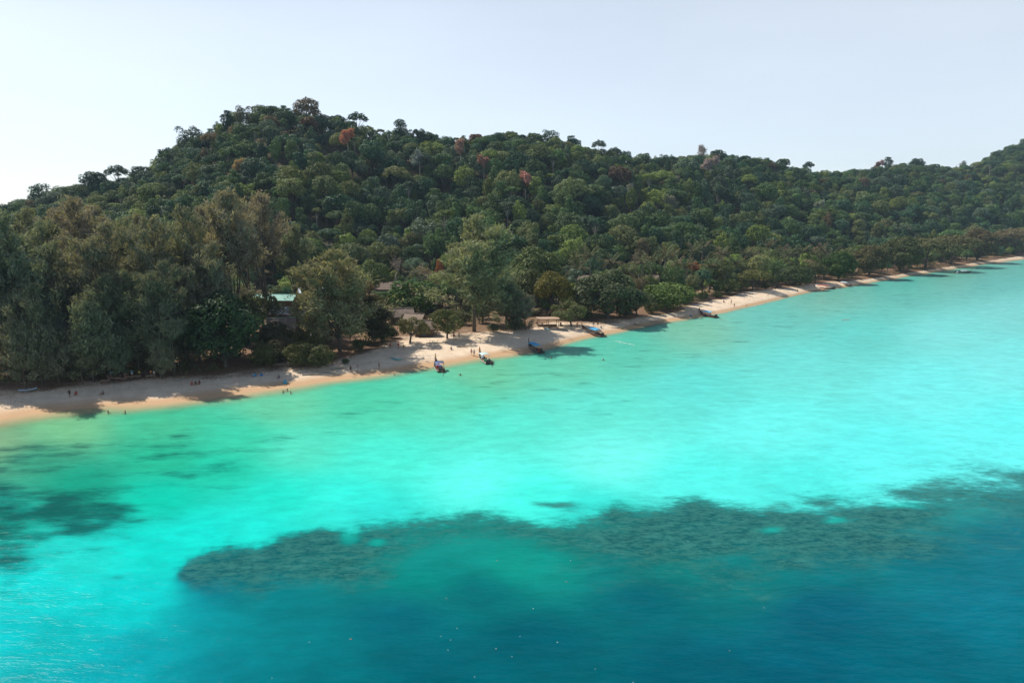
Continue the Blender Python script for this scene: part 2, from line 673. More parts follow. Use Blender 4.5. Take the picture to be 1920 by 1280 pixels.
# beach rows: from under water to the vegetation line and a little beyond
tb = np.concatenate([np.linspace(-45, -4, 12), np.linspace(-3, 10, 27), np.linspace(11, 60, 50)])
PX = np.repeat(cols[None], len(tb), 0)
YY = ys[None] + tb[:, None]
Z = terrain_z(PX, YY)
X = x_of(PX, YY)
wob = (fbm(X / 7, YY / 7, 8) - 0.5) * 3
wet = 1 - sstep(1.0, 5.5, tb[:, None] + wob)
ln = fbm(X / 14, YY / 10, 31)
litter = sstep(-7, 4, tb[:, None] - bw[None] + (ln - 0.5) * 14) * 0.55 + 0.12 * sstep(4, 9, tb[:, None]) + (fbm(X / 5, YY / 3, 77) - 0.5) * 0.5 + 0.10 * sstep(8, 12, tb[:, None])
SAND = sand_mat()
beach = link('beach', grid_mesh('beach', np.stack([X, YY, Z], -1), SAND, [('wet', 'FLOAT', wet), ('litter', 'FLOAT', litter)]))
tag(beach, 'pale sand beach running along the foot of the wooded island', kind='structure')
th_ = np.linspace(0, 1, 120)
YY = (ys + 60)[None] + th_[:, None] * (yr + 300 - ys - 60)[None]
PX = np.repeat(cols[None], len(th_), 0)
Z = terrain_z(PX, YY)
X = x_of(PX, YY)
sandy = sstep(0.42, 0.62, fbm(X / 16, YY / 16, 5)) * (1 - sstep(-60, -10, YY - yb[None]))
hill = link('hillside', grid_mesh('hillside', np.stack([X, YY, Z], -1), soil_mat(), [('sandy', 'FLOAT', sandy)]))
tag(hill, 'forested hill of the island rising behind the beach', kind='structure')

# ------------------------------------------------------------------ the sea
SHAL = [(0, 830, 120, 185, 135), (120, 800, 110, 205, 145), (300, 800, 62, 200, 150), (60, 860, 40, 165, 128), (150, 900, 10, 165, 130), (300, 860, 30, 190, 145), (300, 930, 0, 208, 172), (450, 820, 50, 215, 170),
        (420, 880, 25, 205, 165), (520, 760, 95, 215, 165), (560, 840, 75, 228, 190), (520, 930, 25, 232, 200), (700, 760, 70, 215, 170), (720, 860, 65, 243, 210), (650, 930, 45, 245, 218), (850, 740, 78, 218, 175),
        (900, 700, 100, 208, 160), (950, 800, 78, 235, 205), (900, 900, 85, 255, 232), (1000, 930, 60, 250, 222), (1150, 860, 100, 252, 230), (1100, 760, 85, 232, 205), (1050, 690, 90, 212, 172), (1200, 660, 82, 208, 175),
        (1300, 620, 112, 205, 170), (1300, 720, 85, 230, 212), (1300, 900, 75, 250, 230), (1450, 800, 92, 248, 232), (1500, 680, 95, 232, 215), (1450, 600, 92, 208, 188), (1550, 560, 105, 198, 172), (1600, 620, 85, 218, 200),
        (1650, 850, 85, 248, 235), (1750, 720, 100, 248, 236), (1780, 620, 110, 236, 222), (1700, 545, 85, 200, 178), (1850, 530, 90, 200, 185), (1800, 505, 105, 190, 160), (1900, 580, 115, 230, 218), (1900, 800, 90, 250, 238), (1900, 680, 110, 245, 234),
        (0, 960, 15, 175, 150), (150, 1050, 25, 220, 200), (280, 1030, 5, 222, 200), (60, 1100, 8, 218, 206), (230, 1120, 0, 208, 197), (100, 1200, 0, 188, 182), (30, 1270, 0, 174, 172), (250, 1230, 0, 172, 176), (400, 1160, 0, 170, 172), (450, 1260, 0, 140, 150), (150, 1280, 0, 172, 176), (0, 1200, 0, 202, 198),
        (380, 1000, 12, 228, 205), (470, 990, 25, 232, 208), (1100, 960, 45, 225, 205), (1500, 910, 70, 240, 222), (700, 960, 40, 225, 205)]
DEEP = [(350, 1100, 0, 120, 140), (430, 1050, 12, 130, 138), (500, 1120, 0, 130, 140), (560, 1200, 0, 128, 140), (600, 1270, 0, 118, 132), (600, 1040, 10, 135, 135), (750, 1030, 12, 145, 140), (800, 1080, 0, 142, 138), (750, 1160, 0, 108, 126),
        (800, 1250, 0, 103, 120), (900, 1000, 15, 152, 145), (970, 1060, 8, 152, 140), (1060, 1050, 12, 148, 140), (900, 1110, 0, 112, 122), (1000, 1200, 0, 98, 116), (1100, 990, 22, 145, 138), (1150, 1060, 5, 125, 128), (1250, 1050, 5, 128, 126),
        (1250, 1000, 25, 140, 138), (1200, 1120, 0, 100, 116), (1300, 1250, 0, 96, 116), (1400, 1080, 5, 122, 126), (1400, 1000, 18, 140, 140), (1550, 980, 20, 150, 150), (1600, 1050, 5, 118, 128), (1550, 1150, 0, 98, 122), (1700, 960, 22, 145, 148),
        (1800, 930, 30, 150, 152), (1900, 900, 25, 140, 150), (1750, 1050, 0, 116, 132), (1900, 1020, 0, 120, 140), (1850, 1130, 0, 116, 138), (1750, 1230, 0, 105, 126), (1900, 1270, 0, 107, 128), (1500, 1270, 0, 96, 120)]
WEED = [(40, 850, .62), (150, 850, .55), (60, 900, .35), (200, 890, .38), (330, 850, .56), (420, 880, .42), (250, 825, .5), (20, 945, .85), (60, 935, .6), (100, 960, 1.1), (150, 975, 1.05), (200, 968, 1.0), (230, 985, .6), (60, 1005, .66), (0, 1040, .66), (0, 990, .7), (100, 1020, .3), (290, 1000, .15), (150, 1080, .0), (300, 930, .15), (500, 800, .3), (560, 880, .12),
        (640, 770, .32), (700, 800, .3), (800, 760, .25), (700, 900, .0), (900, 740, .35), (980, 715, .42), (1060, 720, .42), (1150, 730, .3), (1200, 660, .4), (1300, 690, .42), (1380, 700, .38), (1250, 740, .25), (1450, 660, .28), (1350, 630, .38), (1550, 600, .36), (1650, 560, .4),
        (1750, 530, .4), (1900, 520, .38), (1700, 640, .12), (1000, 850, .0), (1300, 820, .0), (1700, 800, .0), (1900, 650, .12), (500, 960, .0), (100, 1200, 0), (900, 930, 0), (1500, 720, .12), (1900, 900, .0), (120, 800, .05), (300, 780, .05), (600, 730, .05), (850, 700, .1)]


def idw(pts, px, py, p=4.0, ky=2.0, reg=60.0):
    pts = np.array(pts, float)
    num = np.zeros(px.shape + (pts.shape[1] - 2,))
    den = np.zeros(px.shape)
    for q in pts:
        d = np.sqrt((px - q[0]) ** 2 + ((py - q[1]) * ky) ** 2 + reg ** 2)
        wgt = d ** -p
        num += wgt[..., None] * q[2:]
        den += wgt
    return num / den[..., None]


REEF_TOP = [(-900, 1110), (300, 1095), (325, 1078), (350, 1055), (400, 1030), (430, 1024), (480, 1030), (520, 1010), (600, 990), (635, 994), (655, 1000), (680, 985), (720, 985), (780, 975), (850, 965), (900, 960), (960, 973), (1010, 985),
            (1080, 982), (1120, 972), (1150, 956), (1200, 958), (1250, 956), (1300, 945), (1370, 955), (1430, 966), (1500, 960), (1560, 952), (1620, 940), (1680, 918), (1720, 902), (1800, 882), (1860, 880), (1920, 886), (2200, 880), (3200, 860)]
reef_top = curve(REEF_TOP)
reef_soft = curve([(-900, 20), (325, 10), (420, 8), (1000, 9), (1500, 16), (1920, 14), (3200, 14)])
reef_den = curve([(-900, .5), (325, .58), (600, .62), (800, .56), (1000, .52), (1150, .68), (1300, .68), (1500, .68), (1700, .72), (1920, .72), (3200, .7)])
reef_len = curve([(-900, 70), (330, 90), (500, 115), (700, 115), (800, 80), (900, 70), (1000, 95), (1150, 150), (1300, 150), (1500, 150), (1700, 130), (1920, 130), (3200, 120)])

wc = np.concatenate([np.linspace(-900, -60, 60), np.arange(-56, 1980, 5.0), np.linspace(1985, 3200, 90)])
tw = np.linspace(0, 1, 300)
ytop = shore_y(wc) + 2.5
ptop = proj(x_of(wc, ytop), ytop, 0 * ytop)[1]
PYW = ptop[None] + (tw[:, None] ** 1.0) * (1330 - ptop)[None]
extra = np.array([1380, 1460, 1600, 1900, 2500])[:, None] * np.ones((1, len(wc)))
PYW = np.concatenate([PYW, extra], 0)
PXW = np.repeat(wc[None], len(PYW), 0)
v_ = (PYW - 640) / F
tt = -H / (-ST - v_ * CT)
XW, YW = (PXW - 960) / F * tt, (CT - v_ * ST) * tt
# the near water widens under and behind the viewpoint
for q, (yy0, kk) in enumerate([(12, 90), (-20, 170), (-90, 360), (-300, 800), (-1500, 3000)]):
    XW[-5 + q], YW[-5 + q] = (wc - 960) / F * kk, yy0
pxc, pyc = np.clip(PXW, -120, 2040), np.clip(PYW, 470, 1320)
nA = fbm(XW / 11, YW / 11, 41, 5) - 0.5
nB = fbm(XW / 3.2, YW / 3.2, 43, 4) - 0.5
shal = idw([(a, b_, *lin((r, g, bl))) for a, b_, r, g, bl in SHAL], pxc, pyc)
deep = idw([(a, b_, *lin((r, g, bl))) for a, b_, r, g, bl in DEEP], pxc, pyc)
soft = reef_soft(PXW)
bd = PYW - reef_top(PXW)
edge = np.clip(bd / (11.0 + 14 * sstep(1350, 1650, PXW)), -8, 8)
kd = sstep(-1.5, 1.5, bd / soft)
x0 = np.interp(PYW, [1070, 1090, 1130, 1200, 1290, 1400], [322, 335, 375, 400, 370, 300])
xw = np.interp(PYW, [1070, 1090, 1130, 1200, 1290], [14, 30, 80, 190, 260])
side = sstep(-1, 1, (PXW + nA * 60 - x0) / xw)
kd = kd * side
vary = (1 + 0.12 * nA + 0.08 * nB)[..., None]
fade = 1 - sstep(0.25, 1.6, bd / reef_len(PXW))
reef = reef_den(PXW) * sstep(-2.0, 1.2, bd / soft) * fade * side + nA * 0.5 * kd
# clearings and outliers of the reef


def spot(cx, cy, rx, ry):
    return np.exp(-(((PXW - cx + nA * 60) / rx) ** 2 + ((PYW - cy + nA * 30) / ry) ** 2))


reef += 0.62 * spot(1040, 945, 60, 8) + 0.35 * spot(1080, 960, 45, 10) + 0.4 * spot(1000, 968, 30, 8) + 0.5 * spot(1540, 942, 32, 9) + 0.4 * spot(1455, 945, 30, 12) + 0.5 * spot(225, 1083, 22, 8)
reef -= 0.7 * spot(652, 1005, 16, 14) + 0.7 * spot(706, 1016, 15, 7) + 0.55 * spot(1450, 992, 40, 7) + 0.5 * spot(1565, 975, 30, 6) + 0.4 * spot(1690, 948, 40, 7) + 0.4 * spot(1380, 1045, 24, 8) + 0.3 * spot(960, 1050, 110, 26) + 0.25 * spot(870, 1040, 60, 18)
lighter = 0.55 * np.clip(spot(652, 1005, 16, 14) + spot(706, 1016, 15, 7) + spot(1450, 992, 40, 7) + spot(1565, 975, 30, 6) + spot(1690, 948, 40, 7), 0, 1)
deep = deep * (1 - lighter[..., None]) + lin((25, 195, 180)) * lighter[..., None]
side = np.broadcast_to(side, PXW.shape)
weed = (1.2 - 0.34 * sstep(600, 1100, PXW)) * idw(WEED, pxc, pyc, p=3.5, reg=30)[..., 0] * (1 - kd) + nA * 0.25 * (1 - kd)
dist = shore_y(PXW) - YW
dn = dist + (fbm(XW / 9, YW / 9, 91) - 0.5) * 3
depth = sstep(-0.5, 9, dn) * 0.93 + 0.07 * sstep(-0.5, 0.5, dist)
weed *= sstep(4, 16, dn)
def rgba(c, g):
    return np.concatenate([np.clip(c * vary * g, 0, 0.9), np.ones(c.shape[:2] + (1,))], -1)


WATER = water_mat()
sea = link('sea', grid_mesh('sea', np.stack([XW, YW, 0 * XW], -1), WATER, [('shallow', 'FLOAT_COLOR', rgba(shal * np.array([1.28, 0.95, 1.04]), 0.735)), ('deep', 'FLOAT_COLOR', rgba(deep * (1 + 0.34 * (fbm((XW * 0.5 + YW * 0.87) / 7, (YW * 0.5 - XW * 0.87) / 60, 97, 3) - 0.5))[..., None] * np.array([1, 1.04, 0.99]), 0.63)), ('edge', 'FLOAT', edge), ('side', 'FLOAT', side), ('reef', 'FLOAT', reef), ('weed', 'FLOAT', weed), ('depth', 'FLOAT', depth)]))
tag(sea, 'turquoise shallow sea with a dark reef edge', kind='structure')
mb = MB()
mb.add([(-9000, -9000, -4.5), (9000, -9000, -4.5), (9000, 9000, -4.5), (-9000, 9000, -4.5)], [(0, 1, 2, 3)])
o = mb.obj('open_sea', plain('deep_sea', (0.0, 0.085, 0.11), 0.3, 0.15, 0.01, spec=0.05))
tag(o, 'deep blue open sea around the island', kind='structure')

# ------------------------------------------------------------------ trees: shapes
def unit(v):
    return v / np.maximum(np.linalg.norm(v, axis=-1, keepdims=True), 1e-9)


def leaf_mesh(name, C, Nn, T, ln, wd, mat, rng, extra=None, mats=None):
    """one rhombic leaf clump per centre C, facing Nn, long axis near T; extra = MB of wood (material 1)"""
    n = len(C)
    Nn = unit(Nn)
    T = unit(T - Nn * (T * Nn).sum(-1, keepdims=True))
    B = np.cross(Nn, T)
    ln = np.asarray(ln).reshape(-1, 1) * np.ones((n, 1))
    wd = np.asarray(wd).reshape(-1, 1) * np.ones((n, 1))
    k = rng.uniform(-0.25, 0.25, (n, 1))
    V = np.stack([C + T * ln / 2, C + B * wd / 2 + T * ln * k - Nn * wd * 0.12, C - T * ln / 2, C - B * wd / 2 + T * ln * k - Nn * wd * 0.12], 1).reshape(-1, 3)
    lv = np.repeat(np.clip(rng.beta(2.2, 2.6, n), 0, 1), 4)
    ev, ef, em = (extra.v, extra.f, extra.m) if extra else ([], [], [])
    me = bpy.data.meshes.new(name)
    allv = np.concatenate([V, np.array(ev, float).reshape(-1, 3)]) if ev else V
    me.vertices.add(len(allv))
    me.vertices.foreach_set('co', allv.reshape(-1).astype(np.float32))
    sizes = [4] * n + [len(q) for q in ef]
    idx = list(range(4 * n)) + [i + 4 * n for q in ef for i in q]
    me.loops.add(len(idx))
    me.loops.foreach_set('vertex_index', np.array(idx, np.int32))
    me.polygons.add(len(sizes))
    me.polygons.foreach_set('loop_start', np.concatenate([[0], np.cumsum(sizes)[:-1]]).astype(np.int32))
    me.polygons.foreach_set('material_index', np.array([0] * n + [1] * len(ef), np.int32))
    a = me.attributes.new('leafvar', 'FLOAT', 'POINT')
    a.data.foreach_set('value', np.concatenate([lv, np.full(len(ev), 0.5)]).astype(np.float32))
    for m in (mats or [mat]):
        me.materials.append(m)
    me.update(calc_edges=True)
    return me


def blob_crown(rng, kind, rx, h0, h1, n_leaf, leaf, clumps, gap=0.0):
    """leaf clumps over many small overlapping sub-crowns; returns C, N, clump centres"""
    cs = []
    hh = h1 - h0
    cr = min(1.0, math.sqrt(30.0 / clumps)) if clumps > 36 else 1.0
    tries = 0
    while len(cs) < clumps and tries < 4000:
        tries += 1
        d = unit(rng.normal(size=3))
        if kind in ('dome', 'bush'):
            if d[2] < (-0.25 if kind == 'dome' else -0.9):
                continue
            p = d * rng.uniform(0.55, 0.8) * np.array([rx, rx, hh * 0.5]) + np.array([0, 0, h0 + hh * 0.5])
            r = rng.uniform(0.22, 0.42) * rx * cr
        elif kind == 'tall':
            p = d * rng.uniform(0.5, 0.85) * np.array([rx, rx, hh * 0.46]) + np.array([0, 0, h0 + hh * 0.5])
            r = rng.uniform(0.28, 0.52) * rx * cr
        elif kind == 'umbrella':
            a, q = rng.uniform(0, 2 * math.pi), math.sqrt(rng.uniform(0, 1)) * 0.85
            p = np.array([math.cos(a) * q * rx, math.sin(a) * q * rx, h1 - hh * (0.25 + 0.55 * q * q) + rng.uniform(-.08, .08) * hh])
            r = rng.uniform(0.20, 0.32) * rx
        else:   # ragged: separate lobes on big limbs
            a, q = rng.uniform(0, 2 * math.pi), math.sqrt(rng.uniform(0.05, 1)) * 0.8
            p = np.array([math.cos(a) * q * rx, math.sin(a) * q * rx, h0 + hh * rng.uniform(0.15, 0.85) * (1.1 - 0.5 * q)])
            r = rng.uniform(0.2, 0.36) * rx
        if any(np.linalg.norm(p - c) < 0.55 * min(r, s) for c, s in cs):
            continue
        cs.append((p, r))
    cc, rr = np.array([c for c, _ in cs]), np.array([r for _, r in cs])
    pick = rng.choice(len(cs), n_leaf * 2, p=rr ** 2 / (rr ** 2).sum())
    d = unit(rng.normal(size=(n_leaf * 2, 3)) + np.array([0, 0, 0.35]))
    rad = rng.uniform(0.72, 1.08, (n_leaf * 2, 1))
    bump = 0.86 + 0.28 * vnoise(d[:, 0] * 3 + pick * 7, d[:, 1] * 3 + d[:, 2] * 3, 3)[:, None]
    flat = np.array([1, 1, 0.62 if kind == 'umbrella' else 0.85])
    C = cc[pick] + d * rad * rr[pick][:, None] * bump * flat
    # drop leaves buried inside other sub-crowns
    keep = np.ones(len(C), bool)
    for j in range(len(cs)):
        dd = np.linalg.norm((C - cc[j]) / flat, axis=1)
        keep &= ~((dd < rr[j] * 0.66) & (pick != j))
    idx = np.where(keep)[0][:n_leaf]
    C, d = C[idx], d[idx]
    N_ = d + 0.75 * unit(rng.normal(size=d.shape)) + np.array([0, 0, 0.25])
    return C, N_, cc, rr


def broad_tree(name, seed, kind, rx, h0, h1, n_leaf, leaf, clumps, trunk_r, lean=0.0, bark=BARK, limbs=7, clear=None):
    """returns (crown mesh, trunk mesh, joined mesh) in metres, foot at the origin"""
    rng = np.random.RandomState(seed)
    C, N_, cc, rr = blob_crown(rng, kind, rx, h0, h1, n_leaf, leaf, clumps)
    off = np.array([lean * h1, 0, 0])
    C = C + off
    T = rng.normal(size=C.shape)
    sz = leaf * rng.uniform(0.7, 1.35, len(C))
    wood = MB()
    fork = Vector((off[0] * 0.45, 0, max(h0 * 0.72, 0.8)))
    wood.tube([(0, 0, -1.2), (off[0] * 0.1, 0, fork.z * 0.35), fork, (off[0] * 0.8, 0.1 * rx, h0 + (h1 - h0) * 0.45)], [trunk_r * 1.25, trunk_r, trunk_r * 0.85, trunk_r * 0.3], 6)
    for j in rng.permutation(len(cc))[:limbs]:
        q = cc[j] + off
        mid = Vector(((fork.x * 1.2 + q[0]) / 2.2, (fork.y + q[1]) / 2.4, (fork.z * 0.55 + q[2] * 0.45)))
        wood.tube([fork, mid, Vector(q)], [trunk_r * 0.55, trunk_r * 0.34, trunk_r * 0.12], 4, cap=False)
    crown = leaf_mesh(name + '_crown', C, N_, T, sz, sz * 0.8, LEAF, rng)
    trunk = wood.mesh(name + '_trunk', bark, True)
    joined = leaf_mesh(name + '_joined', C, N_, T, sz, sz * 0.8, LEAF, rng, wood, [LEAF, bark])
    return dict(crown=crown, trunk=trunk, joined=joined, h=h1, r=rx, h0=h0, kind=kind)


def branches(rng, start, direction, length, rad, depth, out, spread=0.6, up=0.25):
    p, d = Vector(start), Vector(direction).normalized()
    pts, rs = [p.copy()], [rad]
    for k in range(3):
        d = (d + Vector(rng.normal(size=3)) * 0.16 + Vector((0, 0, up * 0.25))).normalized()
        p = p + d * length / 3
        pts.append(p.copy())
        rs.append(rad * (1 - 0.2 * (k + 1)))
    out.append((pts, rs, depth))
    if depth > 0:
        for q in range(3 if depth > 1 else 4):
            e = (d + Vector(rng.normal(size=3)) * spread + Vector((0, 0, up))).normalized()
            branches(rng, pts[-1] if q < 2 else pts[2], e, length * rng.uniform(0.55, 0.8), rs[-1] * 0.7, depth - 1, out, spread, up)


def bare_tree(name, seed, h, n_leaf, leaf, bark, spread=0.7, trunk=0.45):
    rng = np.random.RandomState(seed)
    out = []
    branches(rng, (0, 0, h * trunk), (0, 0, 1), h * 0.2, 0.2, 4, out, spread, 0.22)
    wood, tips = MB(), []
    wood.tube([(0, 0, -1), (0.1, 0, h * 0.25), (0, 0, h * trunk)], [0.36, 0.27, 0.2], 6)
    for pts, rs, d in out:
        wood.tube(pts, [max(0.045, q) for q in rs], 4 if d > 1 else 3, cap=False)
        if d < 2:
            for q in pts[1:]:
                tips.append(q)
    tips = np.array(tips)
    C = tips[rng.randint(0, len(tips), n_leaf)] + rng.normal(size=(n_leaf, 3)) * 0.45
    sz = leaf * rng.uniform(0.6, 1.3, n_leaf)
    N_ = rng.normal(size=(n_leaf, 3)) + np.array([0, 0, 0.6])
    T = rng.normal(size=(n_leaf, 3))
    crown = leaf_mesh(name + '_crown', C, N_, T, sz, sz * 0.7, LEAF, rng)
    tm = wood.mesh(name + '_trunk', bark)
    joined = leaf_mesh(name + '_joined', C, N_, T, sz, sz * 0.7, LEAF, rng, wood, [LEAF, bark])
    top = float(tips[:, 2].max())
    return dict(crown=crown, trunk=tm, joined=joined, h=top, r=float(np.abs(tips[:, :2]).max()), h0=h * trunk, kind='bare')


def casuarina(name, seed, h, n_leaf, width=0.26, leaders=3, low=0.14):
    """tall, feathery: several leaders, ascending branches, drooping needle sprays"""
    rng = np.random.RandomState(seed)
    wood = MB()
    base = np.array([0.0, 0, 0])
    tips, dirs = [], []
    for L_ in range(leaders):
        a = rng.uniform(0, 6.28) + L_ * 6.28 / leaders
        out = (0.0 if L_ == 0 else rng.uniform(0.10, 0.2)) * h
        hh = h * (1 if L_ == 0 else rng.uniform(0.74, 0.97))
        z0 = h * (0.0 if L_ == 0 else rng.uniform(0.12, 0.32))
        ax = [np.array([math.cos(a) * out * s ** 0.8, math.sin(a) * out * s ** 0.8, z0 + (hh - z0) * s]) + np.append(rng.normal(size=2) * 0.25 * (s > 0), 0) for s in np.linspace(0, 1, 7)]
        if L_ == 0:
            ax[0][2] = -1.5
        r0 = 0.014 * h * (1 if L_ == 0 else 0.6)
        wood.tube(ax, [max(0.04, r0 * (1 - 0.92 * i / 6)) for i in range(7)], 6)
        ax = np.array(ax)
        nb = 34 if L_ == 0 else 22
        for b in range(nb):
            s = low / (1 if L_ == 0 else 2) + (1 - low) * (b + rng.uniform()) / nb
            s = min(s, 0.99)
            p = np.array([np.interp(s, np.linspace(0, 1, 7), ax[:, q]) for q in range(3)])
            if p[2] < low * h:
                continue
            rel = p[2] / h
            bl = width * h * (1.0 - rel) ** 0.55 * (0.55 + 0.45 * min(1, rel / 0.25)) * rng.uniform(0.4, 1.3) * (1 if L_ == 0 else 0.75) + 0.9
            ang = rng.uniform(0, 6.28)
            el = rng.uniform(0.25, 0.6) + rel * 0.55
            dr = np.array([math.cos(ang) * math.cos(el), math.sin(ang) * math.cos(el), math.sin(el)])
            q1 = p + dr * bl * 0.5
            q2 = p + dr * bl + np.array([0, 0, bl * 0.12])
            wood.tube([p, q1, q2], [0.03 + 0.012 * bl, 0.03 + 0.006 * bl, 0.025], 3, cap=False)
            m = int(10 + bl * 5)
            for u in 0.22 + 0.85 * rng.beta(2.2, 1.1, m):
                c = p + (q2 - p) * u + rng.normal(size=3) * (0.11 * bl * (0.35 + 0.65 * u)) * np.array([1, 1, 0.8])
                tips.append(c)
                dirs.append(dr * 0.7 + np.array([0, 0, 0.55]) + rng.normal(size=3) * 0.35)
    tips, dirs = np.array(tips), unit(np.array(dirs))
    k = rng.randint(0, len(tips), n_leaf)
    # tufts: needles gathered round each tip
    C = tips[k] + rng.normal(size=(n_leaf, 3)) * np.array([0.40, 0.40, 0.36])
    T = dirs[k] + rng.normal(size=(n_leaf, 3)) * 0.38
    N_ = rng.normal(size=(n_leaf, 3)) + np.array([0, 0, 0.4])
    ln = rng.uniform(0.7, 1.5, n_leaf)
    wd = rng.uniform(0.13, 0.30, n_leaf)
    crown = leaf_mesh(name + '_crown', C, N_, T, ln, wd, NEEDLE, rng)
    return dict(crown=crown, trunk=wood.mesh(name + '_trunk', BARK, True), h=h, r=width * h, h0=low * h, kind='casuarina')


def palm_parts(seed, h):
    rng = np.random.RandomState(seed)
    tr = MB()
    bend = rng.uniform(0.04, 0.12) * h
    pts = [(bend * s * s, 0.02 * h * math.sin(3 * s), -0.6 + (h + 0.6) * s) for s in np.linspace(0, 1, 8)]
    tr.tube(pts, [0.24 - 0.10 * s for s in np.linspace(0, 1, 8)], 6)
    top = Vector(pts[-1])
    return tr.mesh('palm_trunk', PALMBARK, True), top


def frond_mesh(seed, ln=4.2, droop=1.0):
    rng = np.random.RandomState(seed)
    C, N_, T, L_, W_ = [], [], [], [], []
    n = 15
    sp = []
    for i in range(n + 1):
        s = i / n
        sp.append(np.array([ln * (s - 0.12 * s * s * droop), 0, ln * (0.42 * s - 0.75 * droop * s * s)]))
    wood = MB()
    wood.tube(sp[::3], [0.06, 0.05, 0.04, 0.03, 0.02, 0.015], 3)
    for i in range(1, n + 1):
        s = i / n
        w_ = (0.35 + 0.95 * math.sin(math.pi * min(1, s * 0.9 + 0.08))) * 0.85
        for sd_ in (-1, 1):
            d = np.array([0.55, sd_ * 1.0, -0.45 - 0.3 * s])
            c = sp[i] + unit(d) * w_ * 0.5
            C.append(c)
            T.append(d)
            N_.append(np.array([0.2, -sd_ * 0.25, 1.0]) + rng.normal(size=3) * 0.2)
            L_.append(w_)
            W_.append(0.30)
    return leaf_mesh('palm_frond', np.array(C), np.array(N_), np.array(T), L_, W_, LEAF, rng, wood, [LEAF, PALMBARK])


# the forest kinds: 'far' shapes for the hill, 'near' shapes with finer leaves for the shore
FARK = []
for i, (k, rx, h0, h1, n, lf, cl) in enumerate([
        ('dome', 5.6, 4.0, 13.5, 2300, 0.62, 26), ('dome', 6.6, 4.5, 14.5, 2600, 0.66, 34), ('dome', 4.6, 3.5, 11.5, 1900, 0.56, 20), ('tall', 3.9, 4.0, 17.5, 2300, 0.58, 26),
        ('tall', 3.2, 3.5, 14.5, 1900, 0.54, 22), ('umbrella', 7.2, 8.5, 15.0, 2300, 0.60, 36), ('ragged', 6.2, 5.0, 16.5, 2200, 0.60, 22), ('ragged', 5.2, 4.5, 18.5, 2200, 0.58, 20),
        ('dome', 5.0, 2.5, 10.0, 2000, 0.55, 30), ('umbrella', 5.6, 9.0, 16.5, 1700, 0.56, 22), ('ragged', 7.0, 6.0, 19.0, 2500, 0.62, 26), ('tall', 4.6, 3.0, 13.0, 2200, 0.58, 30),
        ('dome', 6.4, 2.5, 13.0, 3200, 0.52, 70), ('tall', 3.0, 2.0, 15.0, 2600, 0.50, 60), ('dome', 4.4, 2.0, 10.5, 2400, 0.48, 60), ('umbrella', 4.6, 14.0, 19.0, 1300, 0.52, 16), ('tall', 3.8, 5.0, 20.0, 2600, 0.54, 50), ('ragged', 4.2, 3.5, 13.0, 2000, 0.52, 34)]):
    FARK.append(broad_tree('broadleaf_%d' % i, 100 + i, k, rx, h0, h1, n, lf, cl, 0.32, limbs=6, bark=PALEBARK if i in (3, 7, 10, 15, 16) else BARK))
NEARK = []
for i, (k, rx, h0, h1, n, lf, cl, lean) in enumerate([
        ('dome', 5.4, 2.2, 9.5, 5200, 0.42, 34, 0.05), ('umbrella', 6.6, 4.5, 9.5, 5200, 0.42, 44, 0.0), ('ragged', 5.6, 2.5, 10.5, 4800, 0.42, 30, 0.08), ('bush', 6.2, 0.6, 12.0, 8200, 0.44, 58, 0.0),
        ('ragged', 4.6, 3.0, 8.5, 3200, 0.38, 18, 0.1), ('bush', 4.0, 0.2, 6.6, 4600, 0.34, 34, 0.0)]):
    NEARK.append(broad_tree('shore_tree_%d' % i, 200 + i, k, rx, h0, h1, n, lf, cl, 0.30, lean=lean, limbs=9))
BAREK = [bare_tree('bare_%d' % i, 300 + i, h, n, lf, PALEBARK, sp) for i, (h, n, lf, sp) in enumerate([(13, 1500, 0.5, 0.75), (14, 3200, 0.6, 0.8), (9, 220, 0.3, 0.75)])]
CASK = [casuarina('casuarina_%d' % i, 400 + i, h, n, w_, ld, lo) for i, (h, n, w_, ld, lo) in enumerate([
    (31, 16500, 0.30, 5, 0.16), (28, 15000, 0.32, 4, 0.14), (30, 16000, 0.28, 6, 0.20), (24, 13000, 0.34, 4, 0.08), (18, 10500, 0.38, 4, 0.06), (30, 14000, 0.30, 5, 0.46)])]
FRONDS = [frond_mesh(500 + i, 4.3, d) for i, d in enumerate((0.35, 0.8, 1.25))]
PALMT = [palm_parts(520 + i, h) for i, h in enumerate((9.5, 11.5, 7.5))]

TINTS = {'dark green': (0.039, 0.080, 0.042), 'mid green': (0.066, 0.110, 0.042), 'olive green': (0.104, 0.124, 0.050), 'yellowish green': (0.130, 0.170, 0.046), 'grey green': (0.074, 0.110, 0.070), 'brownish': (0.135, 0.105, 0.058)}


def jit(c, rng=R, a=0.14):
    k = 1 + rng.uniform(-a, a)
    return [float(np.clip(q * k * (1 + rng.uniform(-0.07, 0.07)), 0, 1)) for q in c]


def place_tree(name, K, p, label, tint, group, rz=None, sc=1.0, scz=None, cat='tree', lean=None):
    t = thing(name, label, cat, p, R.uniform(0, 6.28) if rz is None else rz, group)
    t.scale = (sc, sc, scz or sc)
    if lean:
        t.rotation_euler = (lean[0], lean[1], t.rotation_euler[2])
    c = link('crown', K['crown'], t)
    c['tint'] = list(tint)
    link('trunk', K['trunk'], t)
    return t


def foot_for(px, py, K=None):
    return None


